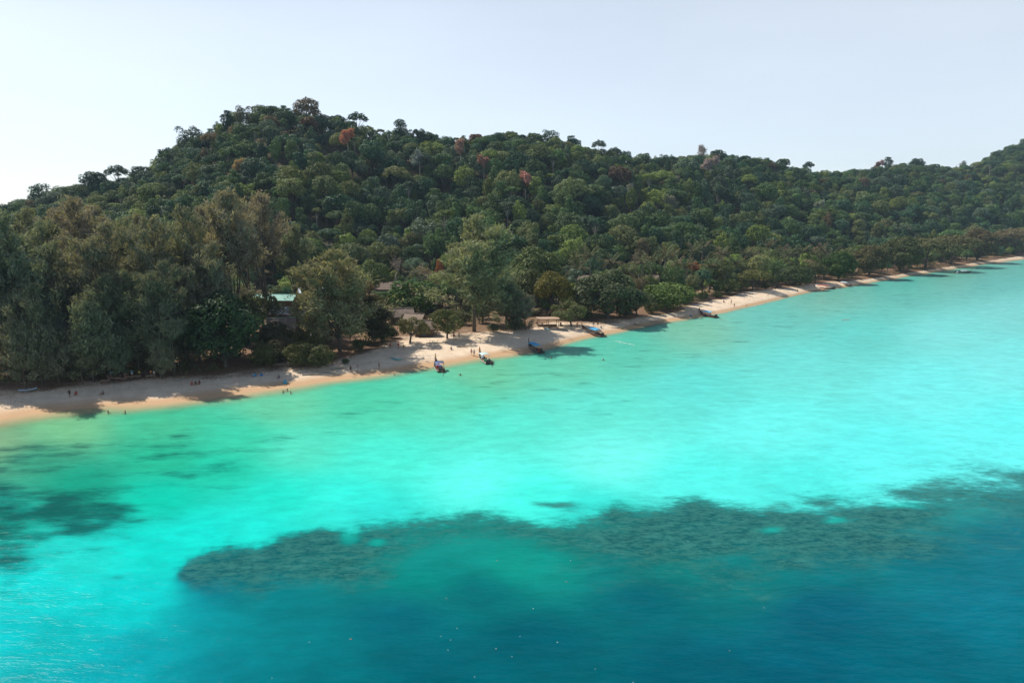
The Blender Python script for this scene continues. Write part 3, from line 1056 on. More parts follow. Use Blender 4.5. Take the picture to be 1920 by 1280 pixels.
def tree_at(name, K, px, y, top_py, label, tint, group, rz=None, cat='tree', wide=1.0):
    """stands on the ground at distance y in the column px (of its middle height); scaled so its top reaches the row top_py"""
    # column at mid height differs a little from that at sea level
    zg = float(terrain_z(np.array(float(px)), np.array(float(y))))
    zt = zg + 8.0
    for _ in range(4):
        v = (top_py - 640.0) / F
        zt = H + y / (CT - v * ST) * (-ST - v * CT)
        zm = (zg + zt) / 2
        x = (px - 960) / F * (y * CT + (H - zm) * ST)
        zg = z_at(x, y)
    sc = (zt - zg) / K['h']
    return place_tree(name, K, (x, y, zg), label, tint, group, rz, sc * wide, sc, cat)


# ------------------------------------------------------------------ the shore trees, one by one
GC = 'tall casuarinas along the beach'
CT1, CT2, CT3 = (0.215, 0.218, 0.150), (0.270, 0.238, 0.176), (0.175, 0.195, 0.130)
# (kind, column, distance beyond the waterline, top row, tint, label)
for k, px, ds, top, tint, lab in [
        (0, -40, 40, 420, CT1, 'grey green casuarina cut by the left edge of the picture, tall and dark'),
        (1, 28, 30, 412, CT3, 'dark feathery casuarina leftmost of the tall grove behind the shaded beach'),
        (2, 92, 46, 428, CT1, 'olive casuarina second from left in the grove, behind the dark leftmost one'),
        (0, 152, 62, 383, CT2, 'brownish casuarina with the highest top in the left half of the grove'),
        (1, 214, 38, 432, CT1, 'olive casuarina just right of the brownish high one in the left grove'),
        (3, 250, 27, 520, CT3, 'shorter dark casuarina in front row above the crowded beach tables'),
        (0, 296, 44, 418, CT1, 'grey brown casuarina standing midway along the left grove, its trunk at the sand'),
        (2, 352, 52, 402, CT3, 'loose topped casuarina between the midway one and the tallest brown pair'),
        (1, 318, 24, 500, CT3, 'front row casuarina with drooping dark sprays and a bare lower trunk on sand'),
        (5, 432, 58, 369, CT2, 'pale brown casuarina with a broad high top, left of the tallest pair'),
        (5, 496, 64, 374, CT2, 'pale brown casuarina with a broad high top, right of the tallest pair'),
        (5, 556, 78, 428, CT1, 'olive brown casuarina at the right end of the grove, beside the teal roof'),
        (3, 70, 22, 545, CT3, 'low dark casuarina by the water at the far left'),
        (4, 168, 20, 575, CT3, 'small dark casuarina at the beach edge under the brownish high one'),
        (3, 632, 24, 482, (0.240, 0.220, 0.135), 'lone broad olive casuarina with a dark trunk on the sand before the grey roofs'),
        (4, 700, 27, 560, (0.075, 0.072, 0.040), 'bushy dark casuarina just right of the lone broad olive one'),
        (1, 888, 30, 414, (0.235, 0.250, 0.155), 'tallest grey green casuarina in the middle of the beach, with thick double trunk'),
        (4, 948, 28, 530, CT3, 'short dark casuarina leaning against the tallest middle one'),
        (4, 985, 24, 555, CT1, 'small grey casuarina at the sand left of the thatched shelter'),
        (2, -10, 60, 405, CT1, 'dark casuarina behind the leftmost one, at the left edge'), (1, 60, 78, 404, CT1, 'casuarina rising behind the leftmost dark one, top at the hill foot'), (0, 120, 90, 402, CT2, 'brownish casuarina behind the second one of the grove'),
        (1, 186, 84, 398, CT1, 'casuarina just behind and right of the brownish high one'), (2, 245, 72, 424, CT3, 'casuarina behind the crowded beach tables, second row'), (3, 275, 96, 418, CT1, 'rear casuarina left of the midway one'),
        (1, 392, 84, 400, CT2, 'rear casuarina left of the pale brown pair'), (5, 465, 92, 392, CT1, 'rear casuarina between the pale brown pair'), (3, 120, 36, 500, CT3, 'mid height dark casuarina in the front of the left grove'),
        (3, 205, 26, 528, CT3, 'mid height casuarina left of the crowded beach tables'), (4, 12, 30, 560, CT3, 'low casuarina at the left edge above the shaded sand'), (4, 345, 34, 560, CT3, 'low bushy casuarina left of the glossy almond tree'),
        (4, 105, 19, 618, CT3, 'small bushy casuarina by the shaded sand below the second tall one'), (4, 150, 18, 630, CT1, 'small casuarina at the shaded sand left of the tables'), (4, 40, 19, 610, CT3, 'small bushy casuarina by the shaded sand at the far left'),
        (4, 225, 21, 640, CT3, 'small dark casuarina right above the beach tables'), (4, 300, 20, 640, CT1, 'small casuarina at the sand beside the last table'),
        (3, 400, 40, 470, CT1, 'casuarina right behind the glossy almond tree'), (4, 905, 44, 500, CT3, 'low casuarina behind the tallest middle one'),
        (4, 655, 36, 560, CT3, 'low casuarina behind the lone broad one'), (4, 600, 36, 555, CT1, 'low casuarina left of the lone broad one')]:
    y = float(shore_y(px)) + ds * (0.72 if px < 440 else 1.0)
    tree_at('casuarina', CASK[k], px, y, top, lab, jit(tint, a=0.10), GC, wide={632: 1.55, 888: 1.4, 700: 1.3, 948: 1.3, 985: 1.3}.get(px, 0.95))

GS = 'broadleaved trees and bushes along the shore'
for nm, k, px, ds, top, tint, lab, wide in [
        ('almond_tree', 3, 418, 20, 545, (0.040, 0.066, 0.030), 'dark glossy sea almond tree bulging over the beach beside the grove', 1.0),
        ('almond_tree', 2, 372, 26, 590, (0.046, 0.062, 0.024), 'lower dark almond tree leaning on the glossy one, with yellow leaves below', 0.9),
        ('broadleaf_tree', 2, 838, 24, 574, (0.085, 0.088, 0.030), 'yellow green tree with a leaning trunk left of the tallest casuarina', 1.0),
        ('round_tree', 5, 776, 78, 523, (0.048, 0.100, 0.022), 'bright green dome shaped tree in front of the brown roofed bungalow', 1.25),
        ('broadleaf_tree', 0, 700, 120, 492, (0.090, 0.125, 0.036), 'pale green tree beside the bungalow roof, lit on its left', 0.8),
        ('broadleaf_tree', 4, 768, 24, 590, (0.12, 0.105, 0.040), 'thin yellowish young tree standing on the sandy clearing', 1.0),
        ('broadleaf_tree', 0, 1040, 44, 515, (0.110, 0.100, 0.022), 'mustard coloured tree behind the thatched beach shelter', 0.85),
        ('leaning_tree', 2, 1072, 17, 562, (0.080, 0.092, 0.034), 'leaning green tree with two bare trunks between shelter and brown boat', 1.0),
        ('spreading_tree', 3, 1140, 20, 505, (0.060, 0.074, 0.036), 'largest dark spreading tree right behind the brown blue-canopied boat', 1.15),
        ('broadleaf_tree', 2, 1195, 14, 540, (0.062, 0.072, 0.034), 'dark tree with pale twigs hanging over the narrow sand', 0.9),
        ('round_tree', 5, 1252, 20, 530, (0.075, 0.110, 0.026), 'bright green bushy tree at the start of the bright sand strip', 1.45),
        ('round_tree', 5, 1318, 34, 548, (0.058, 0.088, 0.030), 'mid green bushy tree above the boat beside the canoe', 1.1),
        ('round_tree', 5, 1362, 40, 522, (0.090, 0.112, 0.032), 'yellow green rounded tree at the middle of the bright sand strip', 1.0),
        ('umbrella_tree', 1, 1412, 38, 505, (0.115, 0.118, 0.036), 'pale olive umbrella shaped tree on the grassy bank', 0.95),
        ('broadleaf_tree', 0, 1458, 30, 512, (0.060, 0.080, 0.030), 'dark green tree right of the pale olive umbrella one', 0.8),
        ('round_tree', 5, 1492, 25, 498, (0.048, 0.075, 0.028), 'deep green bushy tree at the end of the bright sand strip', 1.2),
        ('broadleaf_tree', 0, 1530, 22, 494, (0.066, 0.078, 0.030), 'olive tree whose trunk stands behind the red-canopied boat', 0.9),
        ('round_tree', 3, 1574, 20, 470, (0.040, 0.074, 0.020), 'dense dark green domed tree behind the two moored boats', 0.95),
        ('broadleaf_tree', 3, 1632, 22, 458, (0.080, 0.082, 0.034), 'olive brown broad tree right of the dense dark dome', 1.0),
        ('broadleaf_tree', 3, 1690, 22, 442, (0.072, 0.084, 0.030), 'tall olive broad tree above the small white dinghy', 1.0),
        ('broadleaf_tree', 1, 1738, 20, 446, (0.085, 0.090, 0.032), 'flat topped olive tree just left of the grey moored boat', 1.0),
        ('broadleaf_tree', 1, 1786, 20, 440, (0.092, 0.086, 0.038), 'brownish flat topped tree above the grey moored boat', 0.95),
        ('broadleaf_tree', 3, 1836, 22, 428, (0.086, 0.080, 0.040), 'large brown domed tree near the far end of the beach', 0.95),
        ('broadleaf_tree', 1, 1905, 34, 428, (0.100, 0.086, 0.044), 'brown flat crowned tree at the far end of the beach, cut by the edge', 0.9),
        ('broadleaf_tree', 4, 492, 62, 540, (0.075, 0.085, 0.036), 'thin tree half hiding the teal green roof', 0.9), ('broadleaf_tree', 4, 566, 70, 552, (0.085, 0.085, 0.036), 'thin olive tree over the grey corrugated roof', 0.9),
        ('broadleaf_tree', 2, 985, 60, 500, (0.062, 0.078, 0.030), 'dark broadleaved tree right behind the tallest casuarina', 0.9),
        ('broadleaf_tree', 0, 1010, 80, 470, (0.085, 0.105, 0.034), 'light green tree behind the mustard coloured one', 0.9)]:
    y = float(shore_y(px)) + ds
    tree_at(nm, NEARK[k], px, y, top, lab, jit([min(1, q * 1.3) for q in tint], a=0.05), GS, wide=wide * (1.3 if px > 1060 else 1.05))
# low bushes by the beach in front of the lone casuarina
for px, ds, top, tint, lab in [(560, 13, 640, (0.105, 0.105, 0.034), 'yellow green thicket left of the lone casuarina, leaning out over the sand'), (598, 10, 645, (0.085, 0.098, 0.034), 'olive bush in front of the lone casuarina'),
                               (530, 20, 632, (0.100, 0.085, 0.042), 'brownish thin bush beside the small brown hut'), (648, 10, 672, (0.070, 0.085, 0.028), 'small low bush at the foot of the lone casuarina'),
                               (498, 17, 640, (0.085, 0.095, 0.034), 'green shrub before the small brown hut'), (515, 30, 604, (0.085, 0.090, 0.040), 'tall shrub before the tiny red roofed cottage'), (577, 24, 618, (0.110, 0.115, 0.036), 'taller yellow green shrub behind the olive thicket'), (620, 17, 660, (0.075, 0.085, 0.030), 'low olive shrub left of the lone trunk'),
                               (672, 22, 636, (0.080, 0.090, 0.034), 'shrub right of the lone trunk'), (716, 30, 604, (0.065, 0.085, 0.030), 'green bush right of the bushy dark casuarina'), (786, 34, 612, (0.15, 0.12, 0.065), 'dry pale shrub before the steep thatched hut'), (808, 36, 606, (0.14, 0.115, 0.06), 'dry pale shrub right of the thin yellowish tree'), (765, 52, 588, (0.10, 0.10, 0.04), 'olive bush before the thatched hut'),
                               (868, 44, 585, (0.075, 0.088, 0.032), 'bush in the dark behind the leaning yellow green tree'), (925, 26, 606, (0.10, 0.105, 0.055), 'grey bush at the foot of the tallest casuarina'), (965, 25, 592, (0.075, 0.085, 0.04), 'dark bush between the small casuarinas'), (1100, 22, 580, (0.055, 0.07, 0.03), 'dark bush at the foot of the largest spreading tree'), (1170, 17, 572, (0.06, 0.075, 0.03), 'dark bush right of the largest spreading tree'),
                               (1222, 15, 566, (0.08, 0.095, 0.032), 'bush overhanging the narrow shaded sand'), (1288, 26, 552, (0.085, 0.10, 0.034), 'bush right of the bright green bushy tree'), (1390, 44, 520, (0.10, 0.11, 0.036), 'yellowish bush left of the pale umbrella tree'), (1435, 34, 530, (0.07, 0.085, 0.03), 'dark bush right of the pale umbrella tree'), (1512, 22, 520, (0.07, 0.085, 0.03), 'bush left of the trunk behind the red-canopied boat'),
                               (735, 34, 615, (0.045, 0.070, 0.024), 'dark green shrub at the edge of the sandy clearing'), (1345, 30, 545, (0.075, 0.085, 0.030), 'low shrub on the grassy bank of the bright sand strip')]:
    tree_at('bush', NEARK[5], px, float(shore_y(px)) + ds, top, lab, jit(tint, a=0.05), 'bushes at the back of the beach', cat='bush', wide=1.15)
place = tree_at('bare_tree', BAREK[2], 742, float(shore_y(742)) + 128, 482, 'grey leafless tree above the brown roofed bungalow', (0.20, 0.16, 0.13), None)
tree_at('flame_tree', NEARK[4], 1302, float(shore_y(1302)) + 95, 488, 'orange red leaved tree among the palms', (0.26, 0.10, 0.04), None, wide=0.9)
tree_at('flame_tree', NEARK[4], 826, float(shore_y(826)) + 140, 482, 'small orange flushed tree at the foot of the hill', (0.28, 0.11, 0.04), None, wide=0.4)

# ------------------------------------------------------------------ coconut palms
PAL = [(905, 70, 505), (780, 100, 505), (795, 92, 520), (1110, 75, 458), (1150, 70, 470), (1175, 58, 478), (1205, 52, 486), (1225, 78, 465), (1250, 66, 470), (1268, 48, 488), (1288, 60, 478), (1200, 95, 452), (1330, 54, 486), (1345, 70, 470),
       (1352, 96, 452), (1318, 110, 440), (1378, 60, 476), (1398, 84, 458), (1425, 66, 466), (1440, 90, 448), (1462, 72, 456), (1478, 52, 470), (1505, 60, 460), (1520, 48, 470), (1540, 70, 450), (1555, 48, 462), (1590, 66, 444), (1080, 92, 460), (1262, 100, 448),
       (1650, 70, 432), (1410, 110, 438), (1296, 84, 462)]
names_near = [(700, 'above the bungalow clearing'), (960, 'behind the tallest casuarina'), (1060, 'behind the thatched shelter'), (1160, 'behind the brown boat and its dark tree'), (1240, 'behind the narrow shaded sand'), (1300, 'behind the bright green bushy tree'),
              (1390, 'behind the bright sand strip'), (1480, 'behind the pale umbrella tree'), (1700, 'behind the red-canopied boat')]
ORD = ['first', 'second', 'third', 'fourth', 'fifth', 'sixth', 'seventh', 'eighth', 'ninth', 'tenth']


def near_word(px):
    for q, wd_ in names_near[1:]:
        if px < q:
            return wd_
    return names_near[-1][1]


cnt = {}
for px, ds, top in sorted(PAL):
    wd_ = near_word(px)
    cnt[wd_] = cnt.get(wd_, 0) + 1
    trm, tp = PALMT[R.randint(3)]
    y = float(shore_y(px)) + ds
    p = ground(px, y)
    v = (top - 640.0) / F
    zt = H + y / (CT - v * ST) * (-ST - v * CT)
    x = (px - 960) / F * (y * CT + (H - (p.z + zt) / 2) * ST)
    p = Vector((x, y, z_at(x, y)))
    sc = float(np.clip((zt - p.z) / (tp.z + 1.4), 0.6, 1.5))
    t = thing('coconut_palm', 'coconut palm ' + wd_ + ', ' + ORD[cnt[wd_] - 1] + ' from left there', 'palm', p, R.uniform(0, 6.28), 'coconut palms behind the beach')
    t.scale = (sc, sc, sc)
    link('trunk', trm, t)
    nf = 15
    for q in range(nf):
        ring = 0 if q < 5 else (1 if q < 10 else 2)
        f = link('frond', FRONDS[ring], t, tp)
        f.rotation_euler = (0, -0.35 + 0.3 * ring + R.uniform(-.15, .15) - 0.25, q * 2.4 + R.uniform(-.3, .3))
        f['tint'] = jit((0.085, 0.108, 0.046) if R.rand() < 0.8 else (0.16, 0.125, 0.07), a=0.2)

# ------------------------------------------------------------------ where the village houses stand (column, row and height of the roof middle)
def at_row(px, py, z):
    p = ground_pt(px, py, z)
    return p.x, p.y


HOUSES = [  # name, px, py of roof, width, depth, wall height, roof rise, turn, roof, wall, label
    ('beach_bungalow', 518, 556, 15, 7, 2.8, 1.7, -0.10, 'teal', 'timber', 'building with a long teal green roof at the edge of the casuarina grove'),
    ('beach_bungalow', 590, 543, 13, 7, 2.9, 1.8, 0.05, 'paleblue', 'white', 'building with a pale blue and white roof behind the grey corrugated one'),
    ('restaurant', 556, 581, 15, 9, 3.0, 1.6, -0.16, 'grey', 'timber', 'low building with a grey corrugated roof and two pale light strips'),
    ('cottage', 528, 601, 7, 5, 2.4, 1.5, 0.35, 'brown', 'timber', 'small brown roofed cottage with a pale green ridge below the grey roof'),
    ('hut', 540, 613, 5, 4, 2.2, 1.7, -0.2, 'thatch', 'timber', 'small thatched hut right of the brown roofed cottage'),
    ('cottage', 509, 622, 4.6, 4, 2.3, 1.4, 0.5, 'red', 'timber', 'tiny cottage with a dark red roof beside the glossy almond tree'),
    ('hut', 500, 648, 4.5, 4, 2.4, 0.8, 0.2, 'brown', 'timber', 'small brown hut at the back of the shaded sand'),
    ('shed', 592, 606, 5, 4, 2.2, 0.9, 0.1, 'white', 'timber', 'shed with a bright white roof left of the lone casuarina'),
    ('shed', 604, 622, 4, 3.4, 2.1, 0.9, -0.3, 'white', 'timber', 'smaller shed with a white roof behind the olive thicket'),
    ('bungalow', 738, 534, 14, 8, 3.0, 2.6, 0.06, 'brown', 'timber', 'large bungalow with a plain brown roof among trees'),
    ('hut', 752, 584, 7, 5, 2.3, 2.0, 0.25, 'thatch', 'timber', 'thatched hut below the large brown bungalow'),
    ('hut', 778, 594, 5.5, 5, 2.2, 2.0, -0.3, 'thatch', 'timber', 'steep thatched hut behind the thin yellowish tree'),
    ('hut', 795, 606, 5, 4.5, 2.2, 1.8, 0.1, 'thatch', 'timber', 'low thatched hut left of the leaning yellow green tree'),
    ('hut', 808, 562, 8, 5, 2.4, 1.9, -0.1, 'brown', 'timber', 'brown hut under the bright green domed tree'),
    ('longhouse', 248, 594, 15, 6, 2.8, 1.5, 0.04, 'white', 'timber', 'long house with a white roof showing through the casuarina grove'),
    ('longhouse', 322, 602, 14, 6, 2.8, 1.5, -0.06, 'white', 'white', 'second white roofed long house right of the first, behind the grove'),
    ('longhouse', 352, 583, 10, 6, 2.8, 1.5, 0.05, 'teal', 'timber', 'building with a teal roof left of the glossy almond tree'),
    ('hut', 1222, 519, 6, 5, 2.4, 1.9, 0.1, 'thatch', 'timber', 'thatched hut among the coconut palms'),
    ('hut', 1092, 522, 6, 5, 2.4, 1.9, -0.2, 'thatch', 'timber', 'thatched hut under trees behind the leaning green tree')]

# ------------------------------------------------------------------ autumn-coloured trees of the hill: column, row, kind, leaf colour
def hill_spot(px, py, up):
    yr_ = np.linspace(float(base_y(px)) - 30, float(ridge_y(px)) + 5, 200)
    z = terrain_z(np.full(200, float(px)), yr_)
    q = proj(0 * yr_, yr_, z + up)[1]
    i = np.where(q <= py)[0]
    return float(yr_[i[0]]) if len(i) else float(ridge_y(px))


GR = 'reddish and leafless trees in the hill forest'
AUTUMN = [
        (658, 268, BAREK[1], (0.24, 0.075, 0.045), 'orange red tree high on the main hill, left of the notch in its ridge', 1.0), (865, 286, BAREK[1], (0.17, 0.075, 0.055), 'wide dull red tree just below the middle skyline', 1.05),
        (908, 312, BAREK[1], (0.17, 0.065, 0.05), 'dark red tree below and right of the wide dull red one', 0.9), (985, 340, BAREK[1], (0.24, 0.09, 0.075), 'pinkish red tree halfway up above the thatched shelter', 0.95),
        (1308, 284, BAREK[0], (0.15, 0.09, 0.085), 'leafless pinkish tree standing out on the right skyline', 1.15), (1326, 322, BAREK[1], (0.18, 0.10, 0.095), 'broad pinkish grey tree below the leafless skyline one', 1.2),
        (1158, 335, FARK[1], (0.095, 0.058, 0.034), 'large rusty brown tree right of the middle skyline', 1.0), (1178, 358, BAREK[1], (0.15, 0.10, 0.08), 'pale brown tree under the large rusty one', 0.8),
        (585, 232, FARK[2], (0.13, 0.075, 0.035), 'rust tinted tree near the top of the main hill', 0.9), (895, 247, FARK[2], (0.15, 0.075, 0.035), 'rust coloured tree on the middle skyline', 0.9),
        (1640, 318, BAREK[1], (0.16, 0.065, 0.06), 'reddish tree on the far right ridge', 1.0), (1800, 306, BAREK[0], (0.14, 0.11, 0.11), 'grey leafless tree in the notch of the far right ridge', 1.0),
        (790, 297, BAREK[0], (0.10, 0.085, 0.08), 'dark grey leafless tree left of the wide dull red one', 1.1), (460, 310, BAREK[1], (0.22, 0.11, 0.05), 'small orange brown tree on the left slope of the main hill', 0.7),
        (1440, 318, FARK[2], (0.13, 0.075, 0.04), 'small rust tree under the right skyline', 0.8), (1525, 395, BAREK[1], (0.14, 0.11, 0.085), 'pale brown half bare tree on the lower right hillside', 0.9), (1260, 345, BAREK[1], (0.15, 0.10, 0.075), 'pale brown tree left of the broad pinkish grey one', 0.8),
        (1250, 385, BAREK[1], (0.13, 0.09, 0.06), 'tan half bare tree on the lower slope above the canoe', 0.9)]

# ------------------------------------------------------------------ the hill forest
cand = []          # x, y, z, variant, scale, rot, tint index
step = 7.2
gx, gy = np.meshgrid(np.arange(-700, 1500, step), np.arange(150, 1330, step))
gx = gx + R.uniform(-0.45, 0.45, gx.shape) * step
gy = gy + R.uniform(-0.45, 0.45, gy.shape) * step
gx, gy = gx.ravel(), gy.ravel()
gp = col_of(gx, gy)
sh, ba, ri, bwid = shore_y(gp), base_y(gp), ridge_y(gp), beach_w(gp)
ok = (gp > -420) & (gp < 2330) & (gy > sh + bwid + 16) & (gy < ri + 60)
# the village clearings
KEEP = [(440, 640, 0, 60), (640, 690, 0, 50), (690, 770, 0, 70), (770, 880, 0, 60), (220, 440, 0, 50), (880, 1060, 0, 40), (-400, 220, 0, 50), (1060, 1600, 0, 26)]
gs = gy - sh
for a, b_, c, d in KEEP:
    thin = R.rand(len(gp)) < (0.985 if a != 690 else 1.0)
    ok &= ~((gp > a) & (gp < b_) & (gs < d) & thin)
onhill = gy > ba - 20
for _h in HOUSES:
    hx, hy = at_row(_h[1], _h[2], 2.3 + _h[5] + _h[6] * 0.5)
    ok &= ~((np.abs(gp - _h[1]) < (_h[3] * 0.62 + 1.5) * F / hy) & (gy > hy - 44) & (gy < hy + _h[4] * 0.5 + 4))
for px, py, K, tint_, lab, sc in AUTUMN:
    ay = hill_spot(px, py, K['h'] * sc * 0.72) - 9
    axx = float(x_of(px, ay))
    r_ = K['r'] * sc
    clear = ((gx - axx) ** 2 + (gy - ay) ** 2 < (r_ * 0.8) ** 2) | ((np.abs(gx - axx) < r_ * 1.3) & (gy < ay) & (gy > ay - 16))
    ok &= ~clear
nz = fbm(gx / 55, gy / 55, 61, 3)
thin_p = np.where(onhill, np.where(nz > 0.55, 0.9, 0.72), 0.85) * np.clip(1.15 - gy / 2600, 0.5, 1)
ok &= R.rand(len(gp)) < thin_p
ux, uy = R.uniform(-500, 900, 5200), R.uniform(190, 1100, 5200)
up_ = col_of(ux, uy)
near_ = np.zeros(len(ux), bool)
for px, py, K, tint_, lab, sc in AUTUMN:
    ay = hill_spot(px, py, K['h'] * sc * 0.72) - 9
    near_ |= (np.abs(ux - float(x_of(px, ay))) < K['r'] * sc) & (uy < ay + 2) & (uy > ay - 9)
k_ = ~near_ & (up_ > -300) & (up_ < 2200) & (uy > base_y(up_) - 30) & (uy < ridge_y(up_) + 30)
gx, gy, gp, ok, onhill, nz, ri = [np.concatenate(q) for q in ((gx, ux), (gy, uy), (gp, up_), (ok, k_), (onhill, np.ones(len(ux), bool)), (nz, np.full(len(ux), -1.0)), (ri, ridge_y(up_)))]
gx, gy, gp, onhill, nz, ri = gx[ok], gy[ok], gp[ok], onhill[ok], nz[ok], ri[ok]
gz = terrain_z(gp, gy)
nT = len(gx)
nz2 = fbm(gx / 30, gy / 30, 67, 3)
var = np.where(onhill, R.choice(18, nT, p=[.08, .07, .06, .06, .06, .04, .06, .04, .05, .02, .03, .06, .10, .09, .09, .02, .04, .03]), R.choice(18, nT, p=[.12, .06, .12, .02, .03, .08, .06, .0, .12, .03, .0, .05, .10, .03, .12, .01, .0, .05]))
zsc = R.uniform(0.8, 1.3, nT)
scl = (0.48 + 0.95 * R.beta(1.4, 2.7, nT)) * np.where(onhill, 0.78 + 0.45 * nz2, 0.74)
scl *= np.where(onhill, 1.22, 1.05)
scl = np.where((R.rand(nT) < 0.08) & onhill, scl * 1.45, scl)
scl = np.where(nz < 0, 0.34 + 0.28 * R.rand(nT), scl)
zsc = np.where((gy > ri - 80) & onhill, np.clip(zsc, 0.8, 1.05), zsc)
scl *= np.where((gy > ri - 70) & onhill, R.uniform(0.7, 1.25, nT), 1)
tnames = list(TINTS)
ti = np.array([R.choice(6, p=[.36, .30, .15, .07, .10, .02] if h_ else [.06, .22, .28, .26, .10, .08]) for h_ in onhill])
nz3 = fbm(gx / 20, gy / 20, 83, 2)
kindred = np.digitize(nz3, [0.36, 0.46, 0.56, 0.66])
ti = np.where((R.rand(nT) < 0.5) & onhill, np.array([4, 0, 1, 2, 3])[kindred], ti)
ti = np.where((nz2 > 0.60) & onhill & (R.rand(nT) < 0.5), 1, ti)
rot = R.uniform(0, 6.28, nT)
_h = np.array([k['h'] for k in FARK])[var]
scl = np.minimum(scl, np.where(gy > ri - 70, 15.5, 23.0) / (_h * zsc))
tint = np.array([jit([(1.38 if h_ else 1.6) * q for q in TINTS[tnames[i]]], a=0.3) for i, h_ in zip(ti, onhill)])
Hk, Rk = np.array([k['h'] for k in FARK]), np.array([k['r'] for k in FARK])
# what shows: a coarse depth buffer of crown discs
ID = np.full((342, 512), -1, int)
cx, cy, dep = proj(gx, gy, gz + Hk[var] * scl * zsc * 0.62)
rad = Rk[var] * scl * F / dep * 512 / 1920
order = np.argsort(-dep)
yy_, xx_ = np.mgrid[0:342, 0:512]
for i in order:
    u, v2, r = cx[i] * 512 / 1920, cy[i] * 512 / 1920, rad[i]
    x0, x1, y0, y1 = int(max(0, u - r)), int(min(511, u + r)) + 1, int(max(0, v2 - r)), int(min(341, v2 + r)) + 1
    if x0 >= x1 or y0 >= y1:
        continue
    m = (xx_[y0:y1, x0:x1] - u) ** 2 + ((yy_[y0:y1, x0:x1] - v2) * 0.9) ** 2 <= r * r
    ID[y0:y1, x0:x1][m] = i
# what stands in front: everything below the shore line, and the tall casuarinas
blk = np.interp(np.arange(512) * 3.75, [0, 150, 230, 300, 430, 500, 560, 575, 580, 640, 700, 800, 850, 880, 930, 960, 1100, 1200, 1400, 1570, 1700, 1850, 1920],
                [425, 395, 430, 425, 380, 382, 432, 480, 500, 490, 520, 560, 500, 425, 450, 530, 520, 540, 520, 480, 450, 435, 440]) * 512 / 1920
ID[yy_ > blk[None]] = -1
vis = np.bincount(ID[ID >= 0].ravel(), minlength=nT)
chosen = np.argsort(-vis)[:288]
is_one = np.zeros(nT, bool)
is_one[chosen] = True
MARKS = [(-9e9, 'above the leftmost casuarinas'), (220, 'above the mid grove'), (400, 'above the teal roof'), (560, 'above the lone casuarina'), (690, 'above the brown bungalow'), (800, 'above the tallest casuarina'),
         (960, 'above the thatched shelter'), (1060, 'above the brown boat'), (1220, 'above the canoe'), (1370, 'above the bright sand'), (1500, 'above the red-canopied boat'), (1620, 'above the white dinghy'), (1740, 'above the grey boat'), (1860, 'above the far beach')]
SHAPE = {'dome': 'rounded', 'tall': 'tall narrow', 'umbrella': 'flat-topped', 'ragged': 'lobed', 'bush': 'rounded'}
keyed = {}
for i in chosen:
    t_ = (gy[i] - base_y(gp[i])) / (ri[i] - base_y(gp[i]))
    band = 'on the skyline' if t_ > 0.88 else 'high on the hill' if t_ > 0.6 else 'midway up the hill' if t_ > 0.3 else 'low on the hill' if t_ > 0.0 else 'on the flat'
    mk = [m for a, m in MARKS if cx[i] >= a][-1]
    keyed.setdefault((tnames[ti[i]], SHAPE[FARK[var[i]]['kind']], band, mk), []).append(i)
for (tn, shp, band, mk), ids in keyed.items():
    ids.sort(key=lambda i: cx[i])
    for q, i in enumerate(ids):
        lab = f'{tn} {shp} tree {band}, {mk}'
        if len(ids) > 1:
            lab += ', ' + (ORD[q] if q < 10 else 'last') + ' from left'
        place_tree('broadleaf_tree', FARK[var[i]], (gx[i], gy[i], gz[i] - 0.3), lab, tint[i], 'broadleaved trees of the hill forest', rot[i], scl[i], scl[i] * zsc[i])

# the rest of the forest: one object, instances on points
src = bpy.data.collections.new('forest_shapes')
for i, k in enumerate(FARK):
    src.objects.link(bpy.data.objects.new('forest_shape_%02d' % i, k['joined']))
rest = np.where(~is_one)[0]
fm = bpy.data.meshes.new('forest')
fm.vertices.add(len(rest))
fm.vertices.foreach_set('co', np.stack([gx, gy, gz - 0.3], -1)[rest].reshape(-1).astype(np.float32))
for nm, typ, arr, key in (('tint', 'FLOAT_VECTOR', tint[rest], 'vector'), ('turn', 'FLOAT_VECTOR', np.stack([0 * rot, 0 * rot, rot], -1)[rest], 'vector'), ('size', 'FLOAT_VECTOR', np.stack([scl, scl, scl * zsc], -1)[rest], 'vector'), ('shape', 'INT', var[rest], 'value')):
    a = fm.attributes.new(nm, typ, 'POINT')
    a.data.foreach_set(key, np.ascontiguousarray(arr.reshape(-1), dtype=np.int32 if typ == 'INT' else np.float32))
fo = link('forest', fm)
tag(fo, 'mass of further forest trees filling the hillside', kind='stuff')
ng = bpy.data.node_groups.new('forest', 'GeometryNodeTree')
ng.interface.new_socket('Geometry', in_out='INPUT', socket_type='NodeSocketGeometry')
ng.interface.new_socket('Geometry', in_out='OUTPUT', socket_type='NodeSocketGeometry')
gi, go = ng.nodes.new('NodeGroupInput'), ng.nodes.new('NodeGroupOutput')
m2p = ng.nodes.new('GeometryNodeMeshToPoints')
iop = ng.nodes.new('GeometryNodeInstanceOnPoints')
ci = ng.nodes.new('GeometryNodeCollectionInfo')
ci.inputs['Collection'].default_value = src
ci.inputs['Separate Children'].default_value = True
ci.inputs['Reset Children'].default_value = True


def named(nm, typ):
    n = ng.nodes.new('GeometryNodeInputNamedAttribute')
    n.data_type = typ
    n.inputs['Name'].default_value = nm
    return n.outputs['Attribute']


